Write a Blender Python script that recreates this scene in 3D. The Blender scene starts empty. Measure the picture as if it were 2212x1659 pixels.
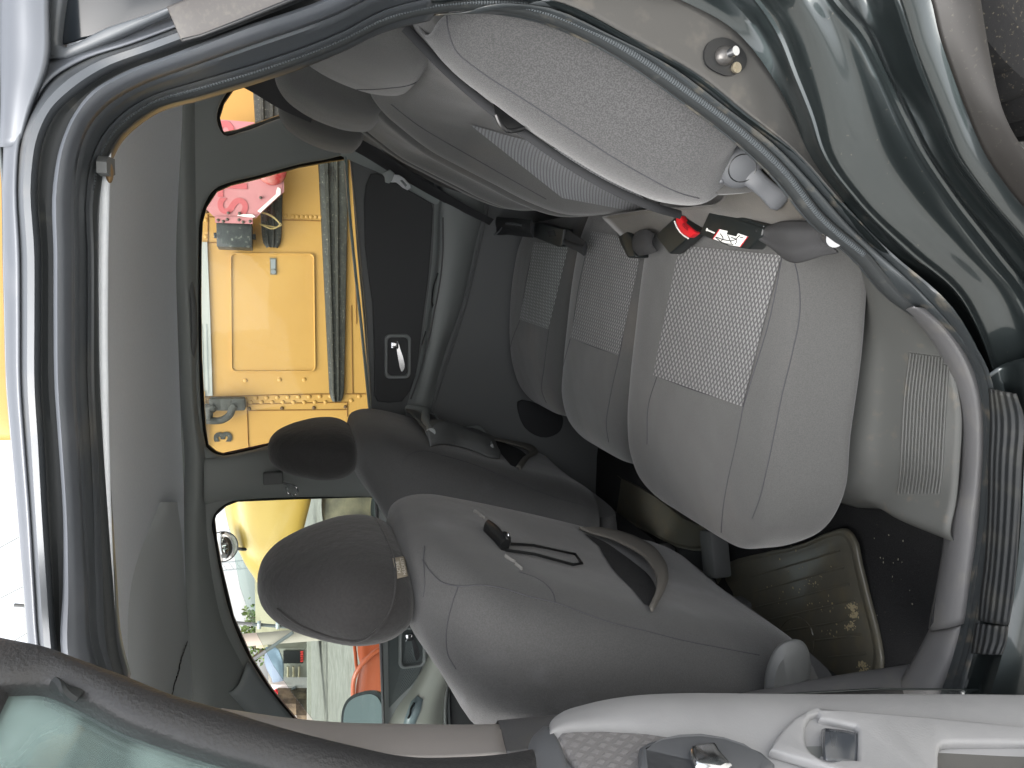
import bpy, bmesh, math, random
import numpy as np
from mathutils import Vector, Matrix
from mathutils.bvhtree import BVHTree
from mathutils.geometry import tessellate_polygon
R_ = math.radians
random.seed(7)
sc = bpy.context.scene
COL = sc.collection
# ------------------------------------------------------------------ camera (held sideways: the image's left is up)
F_PX = 1609.0; PITCH = R_(17.0); YAW = R_(9.0); ROLL = R_(1.0)
CAM = np.array([0.0, -0.675, 1.17])
_f = np.array([-math.sin(YAW)*math.cos(PITCH), math.cos(YAW)*math.cos(PITCH), -math.sin(PITCH)])
_r = np.cross(_f, [0, 0, 1]); _r /= np.linalg.norm(_r); _u = np.cross(_r, _f)
_R = _r*math.cos(ROLL) - _u*math.sin(ROLL); _U = _u*math.cos(ROLL) + _r*math.sin(ROLL)
cd = bpy.data.cameras.new('camera'); cam = bpy.data.objects.new('camera', cd); COL.objects.link(cam)
cd.sensor_width = 36; cd.lens = 36*F_PX/2212; cd.clip_start = 0.02; cd.clip_end = 900
cx, cy, cz = -_U, _R, -_f
cam.matrix_world = Matrix(((cx[0], cy[0], cz[0], CAM[0]), (cx[1], cy[1], cz[1], CAM[1]), (cx[2], cy[2], cz[2], CAM[2]), (0, 0, 0, 1)))
sc.camera = cam
# ------------------------------------------------------------------ light
SUN_EL, SUN_AZ = 58.0, -115.0            # azimuth measured from +x; sun behind the photographer, soft through cloud
w = bpy.data.worlds.new('World'); sc.world = w; w.use_nodes = True
nt = w.node_tree; bg = nt.nodes['Background']
sky = nt.nodes.new('ShaderNodeTexSky'); sky.sky_type = 'NISHITA'; sky.sun_disc = False
sky.sun_elevation = R_(SUN_EL); sky.sun_rotation = R_(90 - SUN_AZ); sky.air_density = 1.0; sky.dust_density = 4.0; sky.ozone_density = 0.6
hs = nt.nodes.new('ShaderNodeHueSaturation'); hs.inputs['Saturation'].default_value = 0.22
nt.links.new(sky.outputs[0], hs.inputs['Color']); nt.links.new(hs.outputs[0], bg.inputs[0]); bg.inputs[1].default_value = 0.15
ld = bpy.data.lights.new('sun', 'SUN'); ld.energy = 0.5; ld.angle = R_(40); ld.color = (1.0, .97, .93)
sun = bpy.data.objects.new('sun', ld); COL.objects.link(sun)
sd = Vector((math.cos(R_(SUN_EL))*math.cos(R_(SUN_AZ)), math.cos(R_(SUN_EL))*math.sin(R_(SUN_AZ)), math.sin(R_(SUN_EL))))
sun.rotation_euler = sd.to_track_quat('Z', 'Y').to_euler(); sun.location = (0, -3, 8)
sc.view_settings.view_transform = 'Standard'; sc.view_settings.look = 'None'; sc.view_settings.exposure = 1.80; sc.view_settings.gamma = 1
sc.cycles.max_bounces = 10; sc.cycles.diffuse_bounces = 6; sc.cycles.transparent_max_bounces = 12; sc.cycles.use_denoising = True
sc.cycles.sample_clamp_indirect = 6
# ------------------------------------------------------------------ helpers: points
def ray(ix, iy):
    return _f + _R*((829.5 - iy)/F_PX) - _U*((ix - 1106)/F_PX)
def Y(ix, iy, y):
    d = ray(ix, iy); return Vector(CAM + d*((y - CAM[1])/d[1]))
def Z(ix, iy, z):
    d = ray(ix, iy); return Vector(CAM + d*((z - CAM[2])/d[2]))
def X(ix, iy, x):
    d = ray(ix, iy); return Vector(CAM + d*((x - CAM[0])/d[0]))
def PL(ix, iy, p0, n, off=0.0):
    d = ray(ix, iy); n = np.array(n, float); n /= np.linalg.norm(n); p0 = np.array(p0, float) + n*off
    return Vector(CAM + d*(((p0 - CAM) @ n)/(d @ n)))
def crs(pts, n, closed=False):
    """n samples per segment, smooth through the points (by chord length)"""
    P = [np.array(p, float) for p in pts]; m = len(P)
    if n == 1 or m < 3:
        out = []
        for i in range(m - 1):
            for k in range(n): out.append(P[i]*(1 - k/n) + P[i+1]*(k/n))
        out.append(P[-1]); return out
    def seg(i): return max(np.linalg.norm(P[(i+1) % m] - P[i % m]), 1e-6)
    T = []
    for i in range(m):
        if closed or 0 < i < m-1:
            a, b = seg(i-1), seg(i)
            va = (P[i] - P[i-1])/a; vb = (P[(i+1) % m] - P[i])/b
            T.append((va*b + vb*a)/(a + b))
        elif i == 0: T.append((P[1] - P[0])/seg(0))
        else: T.append((P[-1] - P[-2])/seg(m-2))
    out = []
    for i in range(m if closed else m-1):
        j = (i+1) % m; L = seg(i)
        for k in range(n):
            t = k/n; t2 = t*t; t3 = t2*t
            out.append(P[i]*(2*t3 - 3*t2 + 1) + T[i]*L*(t3 - 2*t2 + t) + P[j]*(-2*t3 + 3*t2) + T[j]*L*(t3 - t2))
    if not closed: out.append(P[-1])
    return out
# ------------------------------------------------------------------ helpers: objects
def link(o, parent=None):
    COL.objects.link(o)
    if parent is not None:
        o.parent = parent
        if parent.parent is None: o.matrix_parent_inverse = Matrix.Translation(-parent.location)
    return o
def tag(o, label=None, cat=None, group=None, kind=None):
    if label: o['label'] = label
    if cat: o['category'] = cat
    if group: o['group'] = group
    if kind: o['kind'] = kind
    return o
def empty(name, loc, label, cat, group=None):
    o = bpy.data.objects.new(name, None); o.empty_display_size = .1; COL.objects.link(o); o.location = loc
    return tag(o, label, cat, group)
class MB:
    def __init__(s): s.v = []; s.f = []; s.uv = []; s.mi = []; s.cur = 0
    def add(s, vs, fs, uvs=None):
        b = len(s.v); s.v += [tuple(map(float, p)) for p in vs]
        for k, f in enumerate(fs):
            s.f.append([b + i for i in f]); s.mi.append(s.cur)
            s.uv.append([uvs[i] for i in f] if uvs else [(s.v[b+i][0], s.v[b+i][1]) for i in f])
        return s
    def box(s, c, h, rot=None, bev=0.0, seg=2):
        bm = bmesh.new(); bmesh.ops.create_cube(bm, size=2)
        for v in bm.verts: v.co = Vector((v.co.x*h[0], v.co.y*h[1], v.co.z*h[2]))
        if bev: bmesh.ops.bevel(bm, geom=bm.edges[:], offset=bev, segments=seg, affect='EDGES', profile=.5)
        M = rot if rot is not None else Matrix.Identity(3)
        bm.verts.index_update(); c = Vector(c)
        s.add([M @ v.co + c for v in bm.verts], [[v.index for v in f.verts] for f in bm.faces]); bm.free(); return s
    def tube(s, pts, r, n=10, per=5, flat=None, closed=False, cap=True):
        """r: radius or (a, b) half sizes; flat: preferred direction of the b axis"""
        C = crs(pts, per, closed); m = len(C); a, b = (r, r) if not isinstance(r, tuple) else r
        ref = np.array(flat, float) if flat is not None else np.array([.13, .21, 1.0])
        vs = []; prev = None
        for i in range(m):
            t = C[(i+1) % m] - C[i-1] if closed else C[min(i+1, m-1)] - C[max(i-1, 0)]
            t = t/(np.linalg.norm(t) + 1e-9)
            n1 = ref - t*(ref @ t)
            if np.linalg.norm(n1) < .05 and prev is not None: n1 = prev - t*(prev @ t)
            n1 /= np.linalg.norm(n1); prev = n1; n2 = np.cross(t, n1)
            for k in range(n):
                q = 2*math.pi*k/n
                vs.append(C[i] + n2*a*math.cos(q) + n1*b*math.sin(q))
        fs = [[i*n + k, i*n + (k+1) % n, ((i+1) % m)*n + (k+1) % n, ((i+1) % m)*n + k] for i in range(m if closed else m-1) for k in range(n)]
        if cap and not closed: fs += [list(range(n))[::-1], [(m-1)*n + k for k in range(n)]]
        L = 0; us = []
        for i in range(m):
            if i: L += np.linalg.norm(C[i] - C[i-1])
            us += [(L, k/n*2*math.pi*max(a, b)) for k in range(n)]
        return s.add(vs, fs, us)
    def loft(s, rows, nu=4, nv=4, cu=False, cv=False, cap=False):
        """rows of points; nv samples along a row, nu between rows"""
        R2 = [crs(r, nv, cv) for r in rows]; n = len(R2[0])
        cols = [crs([r[j] for r in R2], nu, cu) for j in range(n)]; m = len(cols[0])
        vs = [cols[j][i] for i in range(m) for j in range(n)]
        us = [None]*len(vs)
        for i in range(m):
            a = 0
            for j in range(n):
                if j: a += np.linalg.norm(cols[j][i] - cols[j-1][i])
                us[i*n + j] = [0, a]
        for j in range(n):
            a = 0
            for i in range(m):
                if i: a += np.linalg.norm(cols[j][i] - cols[j][i-1])
                us[i*n + j][0] = a
        fs = []
        for i in range(m if cu else m-1):
            for j in range(n if cv else n-1):
                i2, j2 = (i+1) % m, (j+1) % n
                fs.append([i*n + j, i*n + j2, i2*n + j2, i2*n + j])
        if cap and cv: fs += [list(range(n))[::-1], [(m-1)*n + k for k in range(n)]]
        return s.add(vs, fs, [tuple(u) for u in us])
    def prism(s, pts, off):
        """flat polygon given by its points, thickened by the vector off"""
        n = len(pts); off = Vector(off); A = [Vector(p) for p in pts]; B = [p + off for p in A]
        tri = tessellate_polygon([A])
        fs = [list(t) for t in tri] + [[n + i for i in t][::-1] for t in tri] + [[i, (i+1) % n, n + (i+1) % n, n + i] for i in range(n)]
        return s.add(A + B, fs)
    def sphere(s, c, r, n=12, sc_=(1, 1, 1), rot=None):
        vs = []; c = Vector(c); M = rot or Matrix.Identity(3)
        for i in range(n+1):
            for k in range(2*n):
                a, b = math.pi*i/n, math.pi*k/n
                vs.append(c + M @ Vector((math.sin(a)*math.cos(b)*r*sc_[0], math.sin(a)*math.sin(b)*r*sc_[1], math.cos(a)*r*sc_[2])))
        return s.add(vs, [[i*2*n + k, i*2*n + (k+1) % (2*n), (i+1)*2*n + (k+1) % (2*n), (i+1)*2*n + k] for i in range(n) for k in range(2*n)])
    def build(s, name, mats, parent=None, smooth=True, solid=0.0, solid_off=0.0, angle=40, sub=0):
        me = bpy.data.meshes.new(name); me.from_pydata(s.v, [], s.f)
        uvl = me.uv_layers.new(name='UVMap'); k = 0; flat = []
        for u in s.uv:
            for q in u: flat += [q[0], q[1]]
        uvl.data.foreach_set('uv', flat)
        if not isinstance(mats, (list, tuple)): mats = [mats]
        for m in mats: me.materials.append(m)
        me.polygons.foreach_set('material_index', s.mi)
        bm = bmesh.new(); bm.from_mesh(me); bmesh.ops.remove_doubles(bm, verts=bm.verts, dist=1e-6)
        bmesh.ops.recalc_face_normals(bm, faces=bm.faces); bm.to_mesh(me); bm.free()
        if smooth:
            me.polygons.foreach_set('use_smooth', [True]*len(me.polygons))
            me.set_sharp_from_angle(angle=R_(angle))
        me.update()
        o = bpy.data.objects.new(name, me); link(o, parent)
        if solid:
            md = o.modifiers.new('thick', 'SOLIDIFY'); md.thickness = solid; md.offset = solid_off
        if sub:
            md = o.modifiers.new('sub', 'SUBSURF'); md.levels = sub; md.render_levels = sub
        return o
def plane_basis(p0, n):
    n = Vector(n).normalized(); a = Vector((0, 0, 1)) - n*n.z; a.normalize(); b = a.cross(n).normalized()
    return Vector(p0), b, a, n            # origin, across, up, normal
def smooth2(pts, per=4): return crs([(p[0], p[1], 0) for p in pts], per, True)
def panel(name, outline, holes, p0, n, thick, bev, mat, parent, round_out=0, round_holes=4, world=False, bres=2):
    """a flat sheet with openings, thickened and rounded: outlines in picture units on the plane, or world points"""
    o0, b, a, n = plane_basis(p0, n)
    cu = bpy.data.curves.new(name, 'CURVE'); cu.dimensions = '2D'; cu.fill_mode = 'BOTH'
    for k, L in enumerate([outline] + list(holes)):
        per = round_out if k == 0 else round_holes
        if per: L = [(q[0], q[1]) for q in crs([(p[0], p[1], 0) for p in L], per, True)] if not world else L
        sp = cu.splines.new('POLY'); sp.points.add(len(L) - 1); sp.use_cyclic_u = True
        for i, p in enumerate(L):
            q = (Vector(p) if world else PL(p[0], p[1], o0, n)) - o0
            sp.points[i].co = (q.dot(b), q.dot(a), 0, 1)
    cu.extrude = max(thick/2 - bev, 0.0003); cu.bevel_depth = bev; cu.bevel_resolution = bres; cu.offset = -bev
    tmp = bpy.data.objects.new('t', cu); M = Matrix(((b.x, a.x, n.x, o0.x), (b.y, a.y, n.y, o0.y), (b.z, a.z, n.z, o0.z), (0, 0, 0, 1)))
    me = bpy.data.meshes.new_from_object(tmp); me.transform(M); me.name = name; bpy.data.objects.remove(tmp)
    me.materials.clear(); me.materials.append(mat)
    bm = bmesh.new(); bm.from_mesh(me); bmesh.ops.remove_doubles(bm, verts=bm.verts, dist=1e-5); bmesh.ops.recalc_face_normals(bm, faces=bm.faces); bm.to_mesh(me); bm.free()
    me.polygons.foreach_set('use_smooth', [True]*len(me.polygons)); me.set_sharp_from_angle(angle=R_(35))
    return link(bpy.data.objects.new(name, me), parent)
def text(name, s, size, mat, M, parent, depth=.001, font_w=0.0, bold=0.0):
    cu = bpy.data.curves.new(name, 'FONT'); cu.body = s; cu.size = size; cu.extrude = depth; cu.align_x = 'CENTER'; cu.align_y = 'CENTER'; cu.offset = bold
    tmp = bpy.data.objects.new('t', cu); me = bpy.data.meshes.new_from_object(tmp); me.transform(M); me.name = name; bpy.data.objects.remove(tmp)
    me.materials.clear(); me.materials.append(mat); return link(bpy.data.objects.new(name, me), parent)
def bvh_of(*obs):
    vs = []; fs = []
    for o in obs:
        b = len(vs); vs += [v.co.copy() for v in o.data.vertices]; fs += [[b + i for i in p.vertices] for p in o.data.polygons]
    return BVHTree.FromPolygons(vs, fs)
def on(bv, ix, iy, off=0.001):
    d = Vector(ray(ix, iy)).normalized(); h = bv.ray_cast(Vector(CAM), d)
    if h[0] is None: return None
    n = h[1]
    if n.dot(d) > 0: n = -n
    return h[0] + n*off
def seam(bv, pts, name, mat, parent, r=.0012, per=8, off=.0003):
    """a stitched seam lying on a surface"""
    q = crs([(p[0], p[1], 0) for p in pts], per); w_ = [on(bv, p[0], p[1], off) for p in q]; w_ = [p for p in w_ if p is not None]
    if len(w_) < 3: return None
    mb = MB(); mb.tube(w_, r, n=6, per=1); return mb.build(name, mat, parent)
def patch(bv, c4, nu, nv, name, mat, parent, off=.002, edges=None, solid=0.0):
    """a sheet laid on a surface inside four corners given in picture units; edges bow by edges[k]"""
    vs = []; us = []
    (a, b, c, d) = [np.array(p, float) for p in c4]; ok = True
    for i in range(nu+1):
        for j in range(nv+1):
            u, v = i/nu, j/nv
            p = (a*(1-u) + b*u)*(1-v) + (d*(1-u) + c*u)*v
            q = on(bv, p[0], p[1], off); vs.append(q)
    last = next((q for q in vs if q is not None), None)
    if last is None: return None
    for k, q in enumerate(vs):
        if q is None: vs[k] = last
        last = vs[k]
    L1 = sum((Vector(vs[i*(nv+1)]) - Vector(vs[(i+1)*(nv+1)])).length for i in range(nu)); L2 = sum((Vector(vs[j]) - Vector(vs[j+1])).length for j in range(nv))
    us = [(i/nu*L1, j/nv*L2) for i in range(nu+1) for j in range(nv+1)]
    fs = [[i*(nv+1)+j, i*(nv+1)+j+1, (i+1)*(nv+1)+j+1, (i+1)*(nv+1)+j] for i in range(nu) for j in range(nv)]
    mb = MB(); mb.add(vs, fs, us); return mb.build(name, mat, parent, solid=solid)
def rings(st, n=40, ex=3.0, rot=None):
    """closed sections: each (centre, half axis A, half axis B[, exponent])"""
    out = []
    for s in st:
        c, A, B = [np.array(q, float) for q in s[:3]]; e = s[3] if len(s) > 3 else ex; r = []
        for k in range(n):
            q = 2*math.pi*(k + .5)/n; co, si = math.cos(q), math.sin(q)
            r.append(c + A*math.copysign(abs(co)**(2/e), co) + B*math.copysign(abs(si)**(2/e), si))
        out.append(r)
    return out
def stack(mb, st, n=40, ex=3.0, nu=4):
    R2 = rings(st, n, ex); cols = [crs([r[j] for r in R2], nu) for j in range(n)]; m = len(cols[0])
    vs = [cols[j][i] for i in range(m) for j in range(n)]
    us = []
    for i in range(m):
        a = 0
        for j in range(n):
            if j: a += np.linalg.norm(cols[j][i] - cols[j-1][i])
            us.append((i*.02, a))
    fs = [[i*n+j, i*n+(j+1) % n, (i+1)*n+(j+1) % n, (i+1)*n+j] for i in range(m-1) for j in range(n)]
    for e, i in ((0, 0), (1, m-1)):
        c = sum(np.array(vs[i*n+j]) for j in range(n))/n; vs.append(c); us.append((i*.02, 0)); ci = len(vs)-1
        fs += [[ci, i*n+j, i*n+(j+1) % n] for j in range(n)]
    mb.add(vs, fs, us); return mb
# ------------------------------------------------------------------ materials
def lin(c):
    return tuple(((x/255)/12.92 if x/255 <= .04045 else ((x/255+.055)/1.055)**2.4) for x in c) + (1,)
def mat(name, c, rough=.6, metal=0, c2=None, nscale=40, nlo=.35, nhi=.65, bump=0, bscale=300, bdist=.001, coat=0, coat_r=.1, sheen=0, spec=.5, dirt=None, dscale=6, dlo=.5, dhi=.75, bdetail=3, emis=None, trans=0, bump2=None):
    m = bpy.data.materials.new(name); m.use_nodes = True; N = m.node_tree; b = N.nodes['Principled BSDF']; L = N.links.new
    b.inputs['Base Color'].default_value = lin(c); b.inputs['Roughness'].default_value = rough; b.inputs['Metallic'].default_value = metal
    b.inputs['Coat Weight'].default_value = coat; b.inputs['Coat Roughness'].default_value = coat_r
    b.inputs['Sheen Weight'].default_value = sheen; b.inputs['Specular IOR Level'].default_value = spec
    tc = N.nodes.new('ShaderNodeTexCoord')
    colr = None
    def noise(sc_, det=3):
        n = N.nodes.new('ShaderNodeTexNoise'); n.inputs['Scale'].default_value = sc_; n.inputs['Detail'].default_value = det; L(tc.outputs['Object'], n.inputs['Vector']); return n
    def ramp(src, lo, hi, A=(0, 0, 0, 1), B=(1, 1, 1, 1)):
        r = N.nodes.new('ShaderNodeValToRGB'); r.color_ramp.elements[0].position = lo; r.color_ramp.elements[1].position = hi
        r.color_ramp.elements[0].color = A; r.color_ramp.elements[1].color = B; L(src, r.inputs[0]); return r
    if c2 is not None:
        colr = ramp(noise(nscale, 5).outputs[0], nlo, nhi, lin(c), lin(c2)).outputs[0]
    if dirt is not None:
        d = ramp(noise(dscale, 8).outputs[0], dlo, dhi); mx = N.nodes.new('ShaderNodeMix'); mx.data_type = 'RGBA'
        L(d.outputs[0], mx.inputs[0]); mx.inputs[7].default_value = lin(dirt)
        if colr is not None: L(colr, mx.inputs[6])
        else: mx.inputs[6].default_value = lin(c)
        colr = mx.outputs[2]
    if colr is not None: L(colr, b.inputs['Base Color'])
    if bump:
        bp = N.nodes.new('ShaderNodeBump'); bp.inputs['Strength'].default_value = bump; bp.inputs['Distance'].default_value = bdist
        L(noise(bscale, bdetail).outputs[0], bp.inputs['Height']); L(bp.outputs[0], b.inputs['Normal'])
        if bump2:
            b2 = N.nodes.new('ShaderNodeBump'); b2.inputs['Strength'].default_value = bump2[0]; b2.inputs['Distance'].default_value = bump2[2]
            L(noise(bump2[1], 2).outputs[0], b2.inputs['Height']); L(bp.outputs[0], b2.inputs['Normal']); L(b2.outputs[0], b.inputs['Normal'])
    if emis: b.inputs['Emission Color'].default_value = lin(emis[0]); b.inputs['Emission Strength'].default_value = emis[1]
    return m
def cell_mat(name, base, light, su, sv, bumpd=.0008):
    """woven seat insert: staggered light lozenges on a darker cloth, laid out along the cloth"""
    m = bpy.data.materials.new(name); m.use_nodes = True; N = m.node_tree; b = N.nodes['Principled BSDF']; L = N.links.new
    uv = N.nodes.new('ShaderNodeUVMap'); uv.uv_map = 'UVMap'; sx = N.nodes.new('ShaderNodeSeparateXYZ'); L(uv.outputs[0], sx.inputs[0])
    def M(op, a, b_=None, c=None):
        n = N.nodes.new('ShaderNodeMath'); n.operation = op
        for i, q in enumerate((a, b_, c)):
            if q is None: continue
            if isinstance(q, (int, float)): n.inputs[i].default_value = q
            else: L(q, n.inputs[i])
        return n.outputs[0]
    u = M('MULTIPLY', sx.outputs[0], su); v = M('MULTIPLY', sx.outputs[1], sv)
    def loz(u, v):
        a = M('MULTIPLY', M('ABSOLUTE', M('SUBTRACT', M('FRACT', u), .5)), 2.9); c = M('MULTIPLY', M('ABSOLUTE', M('SUBTRACT', M('FRACT', v), .5)), 3.1)
        return M('SUBTRACT', 1.0, M('ADD', a, c))
    h = M('MAXIMUM', loz(u, v), loz(M('ADD', u, .5), M('ADD', v, .5)))
    hh = N.nodes.new('ShaderNodeMapRange'); hh.inputs[1].default_value = 0.0; hh.inputs[2].default_value = .25; L(h, hh.inputs[0])
    tc = N.nodes.new('ShaderNodeTexCoord'); nz = N.nodes.new('ShaderNodeTexNoise'); nz.inputs['Scale'].default_value = 35; L(tc.outputs['Object'], nz.inputs['Vector'])
    mx = N.nodes.new('ShaderNodeMix'); mx.data_type = 'RGBA'; mx.inputs[6].default_value = lin(base); mx.inputs[7].default_value = lin(light)
    L(M('MULTIPLY', hh.outputs[0], M('ADD', .55, M('MULTIPLY', nz.outputs[0], .8))), mx.inputs[0]); L(mx.outputs[2], b.inputs['Base Color'])
    bp = N.nodes.new('ShaderNodeBump'); bp.inputs['Strength'].default_value = .6; bp.inputs['Distance'].default_value = bumpd; L(hh.outputs[0], bp.inputs['Height']); L(bp.outputs[0], b.inputs['Normal'])
    b.inputs['Roughness'].default_value = .8; b.inputs['Sheen Weight'].default_value = .2
    return m
def wave_mat(name, c, scale, axis='X', rough=.7, dist=.001, bands='BANDS', dirt=None):
    m = mat(name, c, rough, dirt=dirt, dscale=30); N = m.node_tree; L = N.links.new; b = N.nodes['Principled BSDF']
    uv = N.nodes.new('ShaderNodeUVMap'); uv.uv_map = 'UVMap'; wv = N.nodes.new('ShaderNodeTexWave'); wv.bands_direction = axis; wv.inputs['Scale'].default_value = scale
    L(uv.outputs[0], wv.inputs['Vector']); bp = N.nodes.new('ShaderNodeBump'); bp.inputs['Distance'].default_value = dist; bp.inputs['Strength'].default_value = .8
    L(wv.outputs[1], bp.inputs['Height']); L(bp.outputs[0], b.inputs['Normal']); return m
def glass(name, tint, amount=.9, refl=.08):
    m = bpy.data.materials.new(name); m.use_nodes = True; N = m.node_tree; L = N.links.new; N.nodes.remove(N.nodes['Principled BSDF'])
    t = N.nodes.new('ShaderNodeBsdfTransparent'); t.inputs[0].default_value = tint; g = N.nodes.new('ShaderNodeBsdfGlossy'); g.inputs['Roughness'].default_value = .02
    fr = N.nodes.new('ShaderNodeFresnel'); fr.inputs[0].default_value = 1.5; mx = N.nodes.new('ShaderNodeMixShader')
    L(fr.outputs[0], mx.inputs[0]); L(t.outputs[0], mx.inputs[1]); L(g.outputs[0], mx.inputs[2]); L(mx.outputs[0], N.nodes['Material Output'].inputs[0]); return m
K = dict(
 velour=mat('velour', (73, 73, 72), .95, c2=(82, 82, 81), nscale=700, bump=.5, bscale=1400, bdist=.0006, sheen=.3, bump2=(.5, 7, .012), dirt=(98, 92, 86), dscale=5, dlo=.55, dhi=.9),
 velour_side=mat('velour_side', (60, 60, 61), .95, c2=(79, 79, 79), nscale=650, nlo=.42, nhi=.6, bump=.7, bscale=1100, bdist=.0008, sheen=.4),
 velour_front=mat('velour_front', (67, 67, 67), .95, c2=(75, 75, 75), nscale=500, bump=.6, bscale=1000, bdist=.0008, sheen=.25, bump2=(.4, 8, .012), dirt=(93, 94, 96), dscale=9, dlo=.58, dhi=.85),
 cover=mat('cover', (38, 37, 37), .95, c2=(44, 43, 43), nscale=300, bump=.4, bscale=60, bdist=.004, sheen=.2, bump2=(.3, 1500, .0005)),
 liner=mat('liner', (220, 224, 230), .95, c2=(225, 229, 234), nscale=200, bump=.2, bscale=800, bdist=.0004),
 trim_dark=mat('trim_dark', (96, 98, 98), .6, bump=.3, bscale=900, bdist=.0004),
 trim_mid=mat('trim_mid', (134, 138, 137), .55, bump=.3, bscale=900, bdist=.0004),
 trim_grey=mat('trim_grey', (90, 90, 91), .5, bump=.25, bscale=1000, bdist=.0004, dirt=(104, 102, 98), dscale=25, dlo=.55, dhi=.9),
 kick=mat('kick', (76, 77, 75), .55, bump=.3, bscale=900, bdist=.0004, dirt=(92, 88, 80), dscale=60, dlo=.6, dhi=.8),
 beige=mat('beige', (158, 158, 159), .55, bump=.35, bscale=420, bdist=.0005, c2=(151, 151, 152), nscale=12),
 plastic_grey=mat('plastic_grey', (86, 88, 91), .45, bump=.15, bscale=900, bdist=.0003),
 rubber=mat('rubber', (38, 41, 42), .62, bump=.2, bscale=300, bdist=.0005, dirt=(86, 84, 78), dscale=40, dlo=.6, dhi=.9),
 black=mat('black', (24, 25, 26), .35, bump=.1, bscale=800, bdist=.0003),
 black_cloth=mat('black_cloth', (44, 45, 47), .85, bump=.4, bscale=500, bdist=.0005),
 belt=wave_mat('belt', (50, 50, 52), 160, 'X', .7, .0004),
 belt_grey=mat('belt_grey', (150, 156, 155), .7, bump=.3, bscale=900, bdist=.0004),
 chrome=mat('chrome', (205, 207, 210), .15, 1.0),
 satin=mat('satin', (190, 192, 195), .3, 1.0),
 red=mat('red', (196, 26, 36), .4), white=mat('white', (232, 232, 228), .6),
 seam=mat('seam', (66, 66, 70), .9),
 carpet=mat('carpet', (32, 33, 35), 1.0, c2=(44, 45, 47), nscale=500, bump=1, bscale=900, bdist=.003, dirt=(120, 112, 92), dscale=160, dlo=.70, dhi=.78),
 door_cloth=mat('door_cloth', (72, 73, 74), .95, bump=.5, bscale=800, bdist=.0006),
)
def paint_mat(name, c, dust):
    m = mat(name, c, .38, .7, coat=.9, coat_r=.06, dirt=dust, dscale=140, dlo=.70, dhi=.8, c2=tuple(min(255, int(x*1.15)) for x in c), nscale=3, bump=.08, bscale=25, bdist=.002)
    return m
K['paint'] = paint_mat('paint', (44, 50, 51), (112, 108, 98))
K['jamb'] = mat('jamb', (76, 80, 84), .38, .35, coat=.3, coat_r=.2, dirt=(122, 118, 108), dscale=9, dlo=.5, dhi=.9, bump=.12, bscale=40, bdist=.001)
K['jamb_light'] = mat('jamb_light', (90, 94, 100), .4, .3, coat=.25, coat_r=.25, dirt=(110, 112, 116), dscale=12, dlo=.5, dhi=.9, bump=.15, bscale=50, bdist=.001)
K['cells'] = cell_mat('seat_insert', (76, 76, 77), (134, 134, 133), 72, 105)
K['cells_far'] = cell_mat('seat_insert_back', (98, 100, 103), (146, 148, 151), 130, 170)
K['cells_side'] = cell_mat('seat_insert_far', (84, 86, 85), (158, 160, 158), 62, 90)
K['glass'] = glass('glass', (.93, .97, .95, 1)); K['glass_green'] = glass('glass_green', (.84, .91, .89, 1))
K['glass_film'] = glass('glass_film', (.82, .90, .88, 1))
_n = K['glass_film'].node_tree; _o = _n.nodes['Material Output']; _m = _n.nodes['Mix Shader']
_d = _n.nodes.new('ShaderNodeBsdfTranslucent'); _d.inputs[0].default_value = lin((188, 204, 201)); _e = _n.nodes.new('ShaderNodeBsdfDiffuse'); _e.inputs[0].default_value = lin((156, 174, 170)); _a = _n.nodes.new('ShaderNodeMixShader'); _n.links.new(_d.outputs[0], _a.inputs[1]); _n.links.new(_e.outputs[0], _a.inputs[2])
_tc = _n.nodes.new('ShaderNodeTexCoord'); _z = _n.nodes.new('ShaderNodeTexNoise'); _z.inputs['Scale'].default_value = 9; _n.links.new(_tc.outputs['Object'], _z.inputs['Vector'])
_q = _n.nodes.new('ShaderNodeMapRange'); _q.inputs[1].default_value = .42; _q.inputs[2].default_value = .58; _q.inputs[3].default_value = .12; _q.inputs[4].default_value = .50; _n.links.new(_z.outputs[0], _q.inputs[0])
_b = _n.nodes.new('ShaderNodeMixShader'); _n.links.new(_q.outputs[0], _b.inputs[0]); _n.links.new(_m.outputs[0], _b.inputs[1]); _n.links.new(_a.outputs[0], _b.inputs[2]); _n.links.new(_b.outputs[0], _o.inputs[0])
# ================================================================== the setting
gr = MB(); gr.add([(-300, -60, 0), (300, -60, 0), (300, 400, 0), (-300, 400, 0)], [[0, 1, 2, 3]])
K['dirt'] = mat('dirt_ground', (138, 133, 124), .95, c2=(112, 108, 99), nscale=3.5, bump=.6, bscale=12, bdist=.05, dirt=(96, 90, 80), dscale=.8, dlo=.5, dhi=.8)
tag(gr.build('ground', K['dirt'], smooth=False), kind='structure')
pv = MB(); pv.box((0, -5.5, -.13), (14, 7.2, .14), None, .01)  # unseen pale slab, added to bounce sky light up onto the headliner
K['slab'] = mat('bounce_pale', (196, 194, 188), .9, c2=(182, 180, 174), nscale=4, bump=.3, bscale=40, bdist=.004, dirt=(150, 146, 138), dscale=2, dlo=.55, dhi=.9)
tag(pv.build('bounce_slab', K['slab'], smooth=False), kind='structure')
# ================================================================== the car
car = empty('parked_car', (-.2, .7, 0), 'dark green car with its left rear door open, grey cloth seats inside', 'car')
# ---- left body side round the rear door opening: strips from the rubber seal out to the roof edge
def cols(*c): return c
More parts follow.
